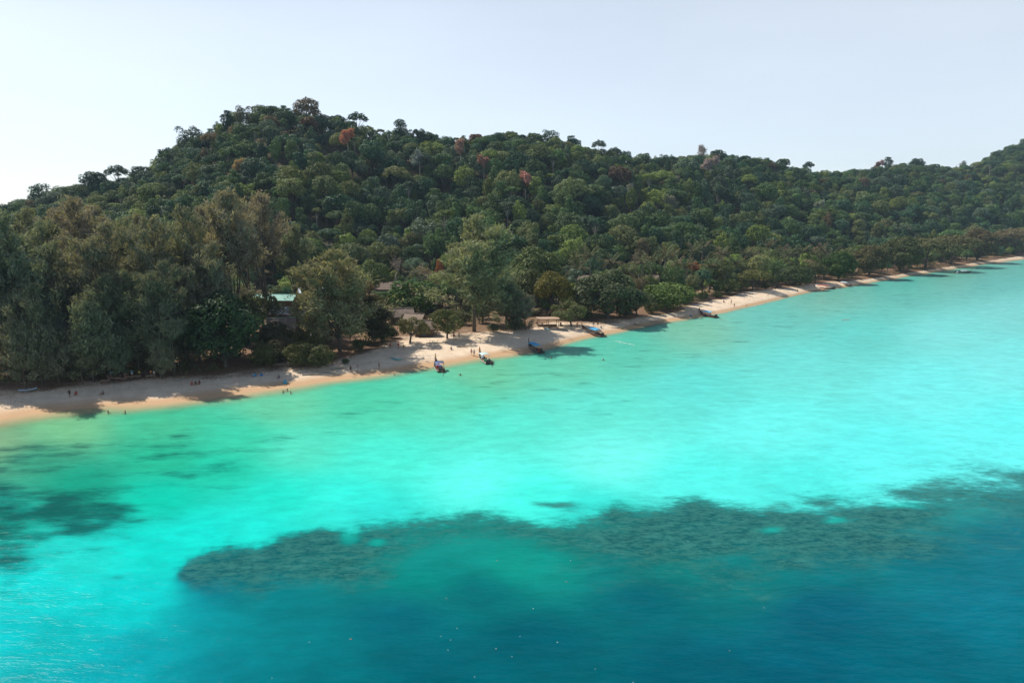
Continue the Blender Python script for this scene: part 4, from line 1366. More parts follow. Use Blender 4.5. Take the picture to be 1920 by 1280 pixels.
e2r = ng.nodes.new('FunctionNodeEulerToRotation')
GL = ng.links
GL.new(gi.outputs[0], m2p.inputs['Mesh'])
GL.new(m2p.outputs[0], iop.inputs['Points'])
GL.new(ci.outputs[0], iop.inputs['Instance'])
iop.inputs['Pick Instance'].default_value = True
GL.new(named('shape', 'INT'), iop.inputs['Instance Index'])
GL.new(named('turn', 'FLOAT_VECTOR'), e2r.inputs[0])
GL.new(e2r.outputs[0], iop.inputs['Rotation'])
GL.new(named('size', 'FLOAT_VECTOR'), iop.inputs['Scale'])
GL.new(iop.outputs[0], go.inputs[0])
md = fo.modifiers.new('forest', 'NODES')
md.node_group = ng


# skyline and autumn-coloured trees picked out one by one
for px, py, K, tint_, lab, sc in AUTUMN:
    y = hill_spot(px, py, K['h'] * sc * 0.72)
    zg = float(terrain_z(np.array(float(px)), np.array(y)))
    zc = zg + K['h'] * sc * 0.72
    x = (px - 960) / F * (y * CT + (H - zc) * ST)
    y -= 9
    place_tree('red_leaved_tree' if K in BAREK else 'rust_leaved_tree', K, (x, y, z_at(x, y)), lab, [min(0.6, tint_[0] * 2.2), min(0.6, tint_[1] * 3.1), min(0.6, tint_[2] * 3.2)] if K in BAREK else tint_, GR, sc=sc * 1.5)
for px, top, K, tn, lab in [
        (80, 334, FARK[6], 'dark green', 'dark rounded tree alone at the left foot of the skyline'), (178, 320, FARK[0], 'dark green', 'dark humped tree on the low left skyline'), (222, 306, FARK[9], 'grey green', 'thin umbrella shaped tree standing clear on the left skyline'),
        (266, 310, FARK[0], 'grey green', 'small pale tree right of the clear standing umbrella tree'), (312, 262, FARK[7], 'dark green', 'dark lobed tree on the steep left skyline'), (356, 226, FARK[10], 'grey green', 'tallest lobed tree on the steep left skyline'), (425, 204, FARK[4], 'dark green', 'slim tree at the left shoulder of the summit'),
        (455, 190, FARK[10], 'olive green', 'spreading tree at the left end of the summit'), (575, 186, FARK[1], 'brownish', 'brownish domed tree at the right end of the summit'), (670, 207, FARK[9], 'dark green', 'flat topped tree sticking out right of the summit'),
        (752, 219, FARK[3], 'dark green', 'pointed dark tree right of the ridge notch'), (782, 226, FARK[7], 'dark green', 'lobed tree beside the pointed dark one'), (960, 236, FARK[7], 'dark green', 'high dark tree at the middle of the skyline'), (1030, 236, FARK[6], 'dark green', 'arched dark tree right of the skyline middle'),
        (1072, 252, FARK[4], 'dark green', 'slim dark tree on the slope of the middle skyline'), (1123, 260, FARK[9], 'grey green', 'small umbrella tree on a pale stem above the skyline slope'), (1153, 274, FARK[9], 'dark green', 'dark umbrella tree right of the pale stemmed one'), (1215, 285, FARK[4], 'mid green', 'slim green tree left of the leafless skyline tree'),
        (1245, 284, FARK[6], 'dark green', 'dark lobed tree just left of the leafless skyline tree'), (1345, 280, FARK[0], 'dark green', 'dark rounded tree just right of the leafless skyline tree'), (1395, 290, FARK[2], 'dark green', 'low rounded tree on the right skyline'), (1436, 290, FARK[6], 'dark green', 'dark broad tree on the right skyline before the dip'),
        (1468, 296, FARK[2], 'mid green', 'last tree before the dip of the right skyline'), (1515, 301, FARK[9], 'dark green', 'single small umbrella tree standing alone in the skyline dip'), (1665, 292, FARK[4], 'dark green', 'tiny upright tree on the far ridge'), (1718, 296, FARK[0], 'dark green', 'rounded tree at the right of the far ridge')]:
    y = float(ridge_y(px)) - 6
    tree_at('broadleaf_tree', K, px, y, top, lab, jit(TINTS[tn], a=0.08), 'trees standing out on the skyline', wide=1.0 if px not in (1123, 1515) else 0.85)

# ------------------------------------------------------------------ the village
def roof_paint(nm):
    return {'teal': plain('teal_roof', (0.13, 0.38, 0.31), 0.6, 0.5, 0.6), 'paleblue': plain('pale_blue_roof', (0.44, 0.54, 0.66), 0.45, 0.25, 1.0), 'grey': plain('grey_roof', (0.20, 0.19, 0.20), 0.6, 0.35, 1.0),
            'brown': plain('brown_roof', (0.20, 0.145, 0.11), 0.8, 0.3, 1.2), 'thatch': plain('thatch', (0.30, 0.23, 0.18), 0.95, 0.45, 3.0, bump=0.6), 'red': plain('red_roof', (0.24, 0.06, 0.06), 0.6, 0.3, 1.5), 'white': plain('white_roof', (0.62, 0.62, 0.62), 0.5, 0.2, 1.0)}[nm]


TIMBER = plain('timber', (0.15, 0.095, 0.06), 0.8, 0.4, 2.0)
WHITEWALL = plain('white_wall', (0.55, 0.53, 0.50), 0.8, 0.25, 1.0)
PANE = plain('window_pane', (0.02, 0.03, 0.035), 0.08, 0.2, 1.0, spec=0.6)
SKYLIGHT = plain('light_panel', (0.50, 0.52, 0.50), 0.4, 0.15, 1.0)


def slope_mesh(w, run, rise, over, style, sgn, rng):
    """one roof slope from ridge to eave (towards -y for sgn=-1), corrugated or ragged thatch, with thickness"""
    m = MB()
    n = int(w / 0.38) if style != 'thatch' else int(w / 0.5)
    th = 0.06 if style != 'thatch' else 0.28
    k = (run + over) / run
    rows = 4 if style == 'thatch' else 2
    top, bot = [], []
    for r in range(rows):
        f = r / (rows - 1)
        for i in range(n + 1):
            x = -w / 2 - over + (w + 2 * over) * i / n
            zig = (0.045 if i % 2 else 0.0) if style != 'thatch' else rng.uniform(-.07, .07)
            jag = rng.uniform(-0.18, 0.12) if (style == 'thatch' and r == rows - 1) else 0
            y = sgn * (f * run * k + jag)
            z = rise * (1 - f * k) + zig
            if style == 'thatch' and 0 < r < rows - 1:
                z += 0.10
            top.append((x, y, z))
            bot.append((x, y, z - th))
    N1 = len(top)
    vs = top + bot
    fs = []
    for r in range(rows - 1):
        for i in range(n):
            a = r * (n + 1) + i
            fs.append((a, a + 1, a + n + 2, a + n + 1))
            fs.append((N1 + a, N1 + a + n + 1, N1 + a + n + 2, N1 + a + 1))
    e = (rows - 1) * (n + 1)
    for i in range(n):
        fs.append((e + i, e + i + 1, N1 + e + i + 1, N1 + e + i))
        fs.append((i + 1, i, N1 + i, N1 + i + 1))
    for r in range(rows - 1):
        a = r * (n + 1)
        fs.append((a, a + n + 1, N1 + a + n + 1, N1 + a))
        a += n
        fs.append((a + n + 1, a, N1 + a, N1 + a + n + 1))
    m.add(vs, fs)
    return m


def house(nm, px, py, w_, d_, wh, rh, rz, roof, wall, label):
    rng = np.random.RandomState(int(px * 7 + py))
    gz_ = 2.3
    for _ in range(3):
        x, y = at_row(px, py, gz_ + wh + 0.4 + rh * 0.5)
        gz_ = z_at(x, y)
    t = thing(nm, label, 'house', (x, y, gz_), rz, 'village houses among the trees')
    wm = TIMBER if wall == 'timber' else WHITEWALL
    m = MB()
    lift = 0.4
    # four walls with gables; the front one around a door and two windows
    hw, hd = w_ / 2, d_ / 2
    dw, ww = 0.9, min(1.3, w_ * 0.16)
    xs = [-hw, -hw * 0.55 - ww / 2, -hw * 0.55 + ww / 2, -dw / 2, dw / 2, hw * 0.55 - ww / 2, hw * 0.55 + ww / 2, hw]
    for i in range(7):
        x0, x1 = xs[i], xs[i + 1]
        if i in (1, 5):
            m.box(((x0 + x1) / 2, -hd, lift + 0.45), (x1 - x0, 0.12, 0.9))
            m.box(((x0 + x1) / 2, -hd, lift + (wh + 1.8) / 2), (x1 - x0, 0.12, wh - 1.8))
        elif i == 3:
            m.box(((x0 + x1) / 2, -hd, lift + (wh + 2.0) / 2), (x1 - x0, 0.12, wh - 2.0))
        else:
            m.box(((x0 + x1) / 2, -hd, lift + wh / 2), (x1 - x0, 0.12, wh))
    m.box((0, hd, lift + wh / 2), (w_, 0.12, wh))
    for sx in (-1, 1):
        m.box((sx * (hw - 0.062), 0, lift + wh / 2), (0.12, d_ - 0.125, wh))
        xx = sx * (hw - 0.062)
        m.add([(xx - 0.06, -hd, lift + wh), (xx - 0.06, hd, lift + wh), (xx - 0.06, 0, lift + wh + rh * 0.94), (xx + 0.06, -hd, lift + wh), (xx + 0.06, hd, lift + wh), (xx + 0.06, 0, lift + wh + rh * 0.94)], [(0, 1, 2), (5, 4, 3), (0, 2, 5, 3), (1, 4, 5, 2)])
    m.obj('wall', wm, t)
    m = MB()
    m.box((0, 0, lift - 0.08), (w_ + 0.3, d_ + 0.3, 0.14))
    m.box((0, -hd - 0.75, lift - 0.1), (w_ * 0.6, 1.2, 0.12))
    m.obj('floor_deck', TIMBER, t)
    for sx in (-1, 1):
        for sy in (-1, 1):
            m = MB()
            m.tube([(sx * (hw - 0.2), sy * (hd - 0.2), -1.2), (sx * (hw - 0.2), sy * (hd - 0.2), lift - 0.15)], 0.11, 6)
            m.obj('stilt', TIMBER, t)
    rm = roof_paint(roof)
    for sg in (-1, 1):
        o_ = slope_mesh(w_, hd, rh, 0.5, roof if roof == 'thatch' else 'sheet', sg, rng).obj('roof_slope', rm, t)
        o_.location = (0, 0, lift + wh + 0.08)
        if roof == 'grey':
            for q in (-0.22, 0.2):
                a = MB()
                k = (hd + 0.4) / hd
                a.add([(q * w_ - 0.3, sg * 0.3, rh * (1 - 0.3 / hd) + 0.075), (q * w_ + 0.3, sg * 0.3, rh * (1 - 0.3 / hd) + 0.075), (q * w_ + 0.3, sg * hd * k, rh * (1 - k) + 0.075), (q * w_ - 0.3, sg * hd * k, rh * (1 - k) + 0.075),
                       (q * w_ - 0.3, sg * 0.3, rh * (1 - 0.3 / hd) + 0.06), (q * w_ + 0.3, sg * 0.3, rh * (1 - 0.3 / hd) + 0.06), (q * w_ + 0.3, sg * hd * k, rh * (1 - k) + 0.06), (q * w_ - 0.3, sg * hd * k, rh * (1 - k) + 0.06)],
                      [(0, 1, 2, 3), (7, 6, 5, 4), (0, 4, 5, 1), (2, 6, 7, 3), (1, 5, 6, 2), (0, 3, 7, 4)])
                a.obj('light_panel', SKYLIGHT, o_)
    m = MB()
    m.box((0, 0, lift + wh + 0.08 + rh + 0.05), (w_ + 1.0, 0.34, 0.10))
    m.obj('ridge_cap', plain('pale_green_ridge', (0.36, 0.55, 0.46), 0.5) if roof in ('brown', 'grey') and w_ < 16 and px < 600 else rm, t)
    for sx in (-1, 1):
        m = MB()
        cxw = sx * hw * 0.55
        for q in (-1, 1):
            m.box((cxw + q * (ww / 2 - 0.03), -hd - 0.03, lift + 1.35), (0.06, 0.16, 0.9))
            m.box((cxw, -hd - 0.03, lift + 1.35 + q * 0.42), (ww - 0.12, 0.16, 0.06))
        f = m.obj('window', WHITEWALL if wall == 'timber' else TIMBER, t)
        m = MB()
        m.box((cxw, -hd, lift + 1.35), (ww - 0.12, 0.02, 0.78))
        m.obj('pane', PANE, f)
    m = MB()
    m.box((0, -hd + 0.01, lift + 1.0), (dw, 0.05, 2.0))
    dr = m.obj('door', plain('door_paint', (0.12, 0.16, 0.15), 0.6), t)
    m = MB()
    m.box((0.34, -hd - 0.04, lift + 1.0), (0.05, 0.05, 0.12))
    m.obj('handle', plain('dull_metal', (0.3, 0.3, 0.3), 0.4, 0.1, 2.0, metal=0.8), dr)
    return t


for h_ in HOUSES:
    house(*h_)

# open thatched shelter on the sand
x, y = at_row(1027, 612, 2.2)
zg = z_at(x, y)
t = thing('beach_shelter', 'open sided shelter with a pale flat plank roof on the bright sand', 'shelter', (x, y, zg), 0.08)
m = MB()
for i in range(14):
    pl = MB()
    pl.box((-3.25 + i * 0.5, 0, 3.05 + 0.02 * math.sin(i * 2.1)), (0.47, 4.6, 0.06))
    pl.obj('roof_plank', plain('pale_plank', (0.42, 0.29, 0.20), 0.85, 0.3, 2.0), t)
for sx in (-3.0, 0.0, 3.0):
    for sy in (-2.0, 2.0):
        m = MB()
        m.tube([(sx, sy, -0.8), (sx, sy, 2.85)], 0.09, 6)
        m.obj('post', TIMBER, t)
for sy in (-2.0, 2.0):
    m = MB()
    m.box((0, sy, 2.93), (6.9, 0.14, 0.14))
    m.obj('beam', TIMBER, t)
m = MB()
m.box((0, 1.7, 0.75), (5.6, 0.9, 0.1))
m.box((0, 1.35, 0.35), (5.6, 0.08, 0.68))
m.obj('counter', TIMBER, t)


def lounger(px, py, rz, label, grp):
    p = ground_pt(px, py, 1.6)
    t_ = thing('sun_lounger', label, 'lounger', (p.x, p.y, z_at(p.x, p.y)), rz, grp)
    a = MB()
    a.box((0.25, 0, 0.34), (1.3, 0.6, 0.07))
    a.obj('seat', TIMBER, t_)
    a = MB()
    a.box((-0.66, 0, 0.58), (0.75, 0.6, 0.06), mat=Matrix.Rotation(0.75, 3, 'Y'))
    a.obj('backrest', TIMBER, t_)
    for sx in (-0.3, 0.8):
        for sy in (-0.24, 0.24):
            a = MB()
            a.box((sx, sy, 0.11), (0.06, 0.06, 0.39))
            a.obj('leg', TIMBER, t_)


for q, (px, py, rz) in enumerate([(1008, 612, -1.2), (1018, 613, -1.3), (1030, 615, -1.2), (1043, 614, -1.5), (1052, 611, -1.4)]):
    lounger(px, py, rz, 'wooden sun lounger on the sand in front of the shelter, ' + ORD[q] + ' from left', 'sun loungers by the shelter')


def table(px, py, rz, label):
    p = ground_pt(px, py, 1.7)
    t_ = thing('picnic_table', label, 'table', (p.x, p.y, z_at(p.x, p.y)), rz, 'tables under the casuarinas')
    a = MB()
    for q in range(4):
        pl = MB()
        pl.box((0, -0.33 + q * 0.22, 0.75), (1.9, 0.2, 0.05))
        pl.obj('plank', plain('pale_plank', (0.42, 0.29, 0.20)), t_)
    for sy in (-0.8, 0.8):
        a = MB()
        a.box((0, sy, 0.45), (1.9, 0.28, 0.05))
        a.obj('bench', TIMBER, t_)
    for sx in (-0.7, 0.7):
        a = MB()
        a.box((sx, 0, 0.36), (0.09, 1.7, 0.08))
        for sy in (-0.5, 0.5):
            a.box((sx, sy, 0.26), (0.085, 0.09, 1.0), mat=Matrix.Rotation(-0.35 * (1 if sy > 0 else -1), 3, 'X'))
        a.obj('leg_frame', TIMBER, t_)


TAB = [(198, 716, 0.3), (214, 712, 0.1), (228, 713, -0.2), (243, 710, 0.2), (256, 709, 0.0), (282, 708, 0.4)]
for q, (px, py, rz) in enumerate(TAB):
    table(px, py, rz, 'wooden picnic table in the deep shade of the grove, ' + ORD[q] + ' from left')


# ------------------------------------------------------------------ long-tail boats
def lerp(a, b_, t_):
    return a + (b_ - a) * t_


def boat(label, bow, stern, L, hull_c, band_c, inner_c, canopy_c, ribbons=(), z=-0.28, canopy=(0.18, 0.62), cat='boat', beached=False, cargo=(), name='longtail_boat'):
    b0, s0 = ground_pt(*bow, 0.0), ground_pt(*stern, 0.0)
    d = (b0 - s0)
    rz = math.atan2(d.y, d.x)
    mid = (b0 + s0) / 2
    t_ = thing(name, label, cat, (mid.x, mid.y, z), rz, 'wooden boats along the beach')
    if beached:
        t_.rotation_euler = (0, -0.05, rz)
        t_.location.z += 0.25
    hm, bm, im = plain('hull_%s' % (hull_c,), hull_c, 0.55, 0.3, 1.5), plain('band_%s' % (band_c,), band_c, 0.5, 0.2, 2.0), plain('inner_%s' % (inner_c,), inner_c, 0.7, 0.3, 2.0)
    n = 17
    out, inn = [], []
    W = 0.115 * L

    def prof(s_):
        beam = W * (math.sin(math.pi * min(1, 0.28 + 0.72 * s_)) ** 0.55 if s_ < 0.999 else 0.0)
        beam = max(beam, 0.05)
        if s_ > 0.9:
            beam *= 1 - 0.6 * (s_ - 0.9) / 0.1
        g = 0.72 + 0.22 * abs(s_ - 0.4) ** 1.5 + 1.25 * max(0, (s_ - 0.72) / 0.28) ** 1.9
        k = 0.0 + 0.08 * (1 - s_) + 1.15 * max(0, (s_ - 0.74) / 0.26) ** 1.8
        return beam, g, k

    for i in range(n):
        s_ = i / (n - 1)
        x_ = (s_ - 0.5) * L
        bm_, g, k = prof(s_)
        row = [(-1.0, 1.0), (-0.96, 0.72), (-0.78, 0.30), (-0.4, 0.06), (0, 0), (0.4, 0.06), (0.78, 0.30), (0.96, 0.72), (1.0, 1.0)]
        out.append([(x_, u * bm_, lerp(k, g, v)) for u, v in row])
        inn.append([(x_ * 0.985, u * max(0.02, bm_ - 0.07), lerp(k + 0.09, g, v)) for u, v in row])
    V = [p for r in out for p in r] + [p for r in inn for p in r]
    nn, m9 = n * 9, 9
    Fc = []
    for i in range(n - 1):
        for j in range(8):
            a = i * 9 + j
            Fc.append((a, a + 9, a + 10, a + 1))
            Fc.append((nn + a, nn + a + 1, nn + a + 10, nn + a + 9))
        for j in (0, 8):
            a = i * 9 + j
            q = (a, nn + a, nn + a + 9, a + 9)
            Fc.append(q if j == 0 else q[::-1])
    for base_ in (0, (n - 1) * 9):
        for j in range(8):
            a = base_ + j
            q = (a, a + 1, nn + a + 1, nn + a)
            Fc.append(q if base_ == 0 else q[::-1])
    Fc.append(tuple(range(8, -1, -1)))
    a_ = MB()
    a_.add(V, Fc)
    a_.obj('hull', hm, t_)
    # painted sheer strake, each side
    for sg in (-1, 1):
        a_ = MB()
        vs = []
        for i in range(n):
            bm_, g, k = prof(i / (n - 1))
            x_ = (i / (n - 1) - 0.5) * L
            for (o_, zz) in ((0.012, g - 0.02), (0.05, g - 0.02), (0.05, g - 0.2), (0.008, g - 0.2)):
                vs.append((x_, sg * (bm_ + o_), zz))
        fs = []
        for i in range(n - 1):
            for j in range(4):
                q = (i * 4 + j, i * 4 + (j + 1) % 4, i * 4 + 4 + (j + 1) % 4, i * 4 + 4 + j)
                fs.append(q if sg > 0 else q[::-1])
        a_.add(vs, fs)
        a_.obj('rub_rail', bm, t_)
    # prow post
    bm_, g, k = prof(1.0)
    a_ = MB()
    a_.tube([(L * 0.485, 0, g - 0.55), (L * 0.5 + 0.12, 0, g + 0.25), (L * 0.5 + 0.22, 0, g + 1.0)], [0.11, 0.10, 0.075], 6)
    pr = a_.obj('prow', hm, t_)
    for q, rc_ in enumerate(ribbons):
        r_ = MB()
        r_.tube([(L * 0.5 + 0.06 + 0.03 * q, 0, g - 0.1 + 0.17 * q), (L * 0.5 + 0.10 + 0.03 * q, 0, g + 0.08 + 0.17 * q)], 0.17, 8)
        for e in (-1, 1):
            r_.box((L * 0.5 + 0.12, e * 0.17, g - 0.25 + 0.14 * q), (0.05, 0.12, 0.6))
        r_.obj('ribbon', plain('ribbon_%s' % (rc_,), rc_, 0.7), pr)
    # floor boards and thwarts
    for q in range(5):
        s0_ = 0.14 + 0.12 * q
        bm_, g, k = prof(s0_ + 0.055)
        a_ = MB()
        a_.box(((s0_ + 0.055 - 0.5) * L, 0, k + 0.26), (0.112 * L, 1.35 * bm_, 0.04))
        a_.obj('floor_board', im, t_)
    for s_ in (0.2, 0.36, 0.52, 0.66):
        bm_, g, k = prof(s_)
        a_ = MB()
        a_.box(((s_ - 0.5) * L, 0, g - 0.14), (0.26, 1.86 * bm_, 0.05))
        a_.obj('bench', im, t_)
    bm_, g, k = prof(0.84)
    a_ = MB()
    a_.box(((0.82 - 0.5) * L, 0, g - 0.1), (0.12 * L, 1.5 * bm_, 0.05))
    a_.obj('fore_deck', im, t_)
    # canopy
    if canopy_c is not None:
        c0, c1 = canopy
        cm = plain('canopy_%s' % (canopy_c,), canopy_c, 0.6, 0.15, 2.0)
        for s_ in (c0, (c0 + c1) / 2, c1):
            bm_, g, k = prof(s_)
            for sg in (-1, 1):
                a_ = MB()
                a_.tube([((s_ - 0.5) * L, sg * (bm_ - 0.05), g - 0.05), ((s_ - 0.5) * L, sg * (bm_ - 0.12), 2.05)], 0.03, 5)
                a_.obj('canopy_post', plain('pale_pole', (0.45, 0.40, 0.34), 0.6), t_)
        a_ = MB()
        rows, colsn = 7, 6
        vs = []
        for layer in (0, 1):
            for i in range(rows):
                s_ = lerp(c0 - 0.02, c1 + 0.02, i / (rows - 1))
                for j in range(colsn):
                    u = -1 + 2 * j / (colsn - 1)
                    sag = 0.05 * math.sin(i / (rows - 1) * math.pi * 2) ** 2
                    vs.append(((s_ - 0.5) * L, u * (W * 0.98), 2.06 + 0.22 * (1 - u * u) - sag - (0.05 if layer else 0)))
        o2 = rows * colsn
        fs = []
        for i in range(rows - 1):
            for j in range(colsn - 1):
                a = i * colsn + j
                fs.append((a, a + colsn, a + colsn + 1, a + 1))
                fs.append((o2 + a, o2 + a + 1, o2 + a + colsn + 1, o2 + a + colsn))
            for a, fl in ((i * colsn, 0), (i * colsn + colsn - 1, 1)):
                q = (a, o2 + a, o2 + a + colsn, a + colsn)
                fs.append(q if not fl else q[::-1])
        for j in range(colsn - 1):
            for a, fl in ((j, 1), ((rows - 1) * colsn + j, 0)):
                q = (a, o2 + a, o2 + a + 1, a + 1)
                fs.append(q if not fl else q[::-1])
        a_.add(vs, fs)
        a_.obj('canopy', cm, t_)
    # engine on its swivel, long tail shaft and propeller
    ex = -0.46 * L
    ENG = plain('engine_grey', (0.05, 0.05, 0.055), 0.5, 0.3, 4.0, metal=0.3)
    a_ = MB()
    a_.box((ex, 0, 1.25), (0.75, 0.5, 0.45))
    a_.box((ex + 0.1, 0, 1.55), (0.4, 0.36, 0.18))
    a_.tube([(ex, 0, 0.75), (ex, 0, 1.05)], 0.08, 6)
    en = a_.obj('engine', ENG, t_)
    a_ = MB()
    a_.tube([(ex - 0.3, 0, 1.2), (ex - 3.9, 0.15, 0.25)], 0.04, 6)
    sh = a_.obj('tail_shaft', plain('shaft_paint', (0.09, 0.085, 0.08), 0.7), t_)
    a_ = MB()
    for q in range(3):
        a_.box((ex - 3.92, 0.15 + 0.09 * math.cos(q * 2.094), 0.25 + 0.09 * math.sin(q * 2.094)), (0.03, 0.16, 0.07), mat=Matrix.Rotation(q * 2.094, 3, 'X'))
    a_.obj('propeller', plain('brass', (0.45, 0.33, 0.12), 0.4, 0.1, 2.0, metal=0.7), sh)
    a_ = MB()
    a_.tube([(ex + 0.35, 0, 1.3), (ex + 1.3, 0.1, 1.5)], 0.03, 5)
    a_.obj('tiller', plain('dull_metal', (0.3, 0.3, 0.3)), t_)
    for q, (s_, yy, cc, sz) in enumerate(cargo):
        bm_, g, k = prof(s_)
        c_ = MB()
        c_.box(((s_ - 0.5) * L, yy * bm_, g + 0.05), (0.55 * sz, 0.45 * sz, 0.45 * sz), rz=q * 0.7)
        c_.box(((s_ - 0.5) * L + 0.1, yy * bm_, g + 0.05 + 0.27 * sz), (0.35 * sz, 0.3 * sz, 0.12 * sz), rz=q * 0.9)
        c_.obj('canvas_bundle', plain('bundle_%s' % (cc,), cc, 0.8), t_)
    return t_


BRN, DKB, RED, WHT, BLU, CYB, ORG, GRN = (0.13, 0.065, 0.04), (0.045, 0.03, 0.025), (0.45, 0.06, 0.04), (0.62, 0.60, 0.55), (0.06, 0.20, 0.48), (0.06, 0.36, 0.62), (0.75, 0.24, 0.04), (0.08, 0.33, 0.18)
LILAC = (0.40, 0.38, 0.60)
boat('dark wooden boat nosed onto the beach, nearest the bottom, lilac cloth and bundles aboard', (816, 682), (829, 700), 9.2, BRN, WHT, (0.20, 0.12, 0.08), (0.05, 0.10, 0.22), [ORG, (0.7, 0.5, 0.1)], canopy=(0.22, 0.42), cargo=[(0.60, 0.1, LILAC, 1.5), (0.52, -0.4, LILAC, 1.3), (0.68, 0.2, (0.3, 0.45, 0.6), 1.1), (0.46, 0.4, RED, 1.0), (0.12, 0.1, (0.05, 0.05, 0.06), 1.2)])
boat('white banded boat with orange ribbons on its prow and a green white canopy', (898, 668), (920, 685), 9.6, DKB, WHT, (0.34, 0.26, 0.18), (0.50, 0.62, 0.60), [ORG, ORG, ORG, (0.8, 0.4, 0.05)], canopy=(0.36, 0.64), cargo=[(0.70, 0.0, (0.55, 0.6, 0.65), 1.2), (0.24, 0.3, GRN, 1.2), (0.2, -0.4, GRN, 1.0), (0.14, 0, (0.04, 0.04, 0.05), 1.2)])
boat('dark boat with a bright blue canopy in the shade below the small casuarinas', (989, 650), (1018, 664), 9.4, DKB, (0.20, 0.22, 0.26), (0.16, 0.10, 0.07), CYB, [], canopy=(0.20, 0.72), cargo=[(0.16, 0.2, RED, 0.8), (0.10, -0.2, (0.04, 0.04, 0.05), 1.0)])
boat('long brown varnished boat with a blue canopy beached beside the largest dark tree', (1087, 621), (1136, 633), 11.2, (0.17, 0.075, 0.045), (0.24, 0.12, 0.08), (0.32, 0.20, 0.15), CYB, [], canopy=(0.24, 0.56), beached=True, cargo=[(0.66, 0.0, (0.40, 0.28, 0.22), 1.1)])
boat('dark red banded boat with a blue canopy next to the blue canoe', (1309, 589), (1347, 597), 10.0, DKB, (0.26, 0.06, 0.05), (0.34, 0.20, 0.18), CYB, [RED], canopy=(0.28, 0.66), cargo=[(0.76, 0, (0.42, 0.26, 0.26), 1.1), (0.14, 0, (0.04, 0.04, 0.05), 1.0)])
boat('low dark boat with a red orange canopy off the sand point', (1527, 541), (1564, 542), 10.0, DKB, (0.20, 0.07, 0.05), (0.22, 0.13, 0.10), (0.55, 0.11, 0.07), [], canopy=(0.36, 0.80), cargo=[(0.2, 0, (0.5, 0.5, 0.52), 1.2), (0.12, 0, (0.04, 0.04, 0.05), 1.3)])
boat('brown boat with a pale blue white canopy lying right of the red-canopied one', (1570, 533), (1598, 538), 11.0, (0.20, 0.09, 0.07), (0.12, 0.07, 0.05), (0.24, 0.14, 0.10), (0.48, 0.56, 0.66), [(0.4, 0.08, 0.06)], canopy=(0.24, 0.70))
boat('grey boat with a white canopy anchored alone in the far bay', (1826, 512), (1784, 513), 12.5, (0.14, 0.15, 0.11), (0.22, 0.24, 0.20), (0.20, 0.17, 0.14), (0.62, 0.66, 0.70), [], canopy=(0.30, 0.66), cargo=[(0.16, 0, (0.40, 0.46, 0.52), 2.6), (0.26, 0, (0.35, 0.18, 0.1), 1.0)])


def canoe(nm, label, bow, stern, L, hull_c, deck_c, z, cat='kayak', beach_z=None, wid=0.42):
    b0, s0 = ground_pt(*bow, z), ground_pt(*stern, z)
    d = b0 - s0
    mid = (b0 + s0) / 2
    t_ = thing(nm, label, cat, (mid.x, mid.y, z if beach_z is None else z_at(mid.x, mid.y) + 0.02), math.atan2(d.y, d.x))
    n = 13
    V, Fc = [], []
    for i in range(n):
        s_ = i / (n - 1)
        e = math.sin(math.pi * (0.03 + 0.94 * s_)) ** 0.7
        w_ = wid * e
        rise = 0.22 * abs(2 * s_ - 1) ** 3
        for u, v in ((-1, 0.62), (-0.7, 0.15), (0, 0), (0.7, 0.15), (1, 0.62), (0.8, 0.72), (0.0, 0.60 if 0.3 < s_ < 0.7 else 0.85), (-0.8, 0.72)):
            V.append(((s_ - 0.5) * L, u * w_, 0.36 * v + rise))
    for i in range(n - 1):
        for j in range(8):
            Fc.append((i * 8 + j, (i + 1) * 8 + j, (i + 1) * 8 + (j + 1) % 8, i * 8 + (j + 1) % 8))
    Fc.append(tuple(range(8)))
    Fc.append(tuple(range((n - 1) * 8 + 7, (n - 1) * 8 - 1, -1)))
    a_ = MB()
    a_.add(V, Fc)
    a_.obj('hull', plain('hull_%s' % (hull_c,), hull_c, 0.4, 0.15, 2.0), t_, True)
    for q in (-0.16, 0.14):
        a_ = MB()
        a_.box((q * L, 0, 0.27), (0.5, wid * 1.1, 0.05))
        a_.box((q * L - 0.27, 0, 0.40), (0.05, wid * 1.0, 0.28))
        a_.obj('seat', plain('deck_%s' % (deck_c,), deck_c, 0.6, 0.2, 2.0), t_)
    return t_


canoe('kayak', 'turquoise and white kayak lying on the sand below the shelter', (1034, 624), (1018, 618), 4.6, (0.20, 0.55, 0.55), (0.6, 0.62, 0.6), 1.3, beach_z=1)
t = canoe('canoe', 'low blue canoe with a tall prow post beside the red banded boat', (1305, 590), (1287, 590), 5.6, (0.10, 0.28, 0.46), (0.5, 0.5, 0.5), -0.08, cat='canoe', wid=0.5)
m = MB()
m.tube([(2.5, 0, 0.2), (2.7, 0, 1.2), (2.75, 0, 2.5)], [0.10, 0.09, 0.07], 6)
m.box((2.72, 0, 2.2), (0.3, 0.3, 0.35))
m.obj('prow', plain('timber_prow', (0.12, 0.07, 0.045), 0.7), t)
canoe('dinghy', 'small white and blue dinghy at the shaded waterline of the far beach', (1695, 517), (1680, 515), 5.5, (0.45, 0.55, 0.62), (0.10, 0.25, 0.36), -0.05, cat='dinghy', wid=0.95)
canoe('paddle_board', 'pale blue board lying on the shaded sand at the far left', (60, 730), (44, 732), 3.2, (0.40, 0.55, 0.66), (0.5, 0.5, 0.5), 1.4, cat='paddle board', beach_z=1)
canoe('kayak', 'teal kayak on the bright sand right of the lone casuarina', (748, 675), (737, 673), 3.8, (0.08, 0.38, 0.42), (0.3, 0.4, 0.4), 1.0, beach_z=1)


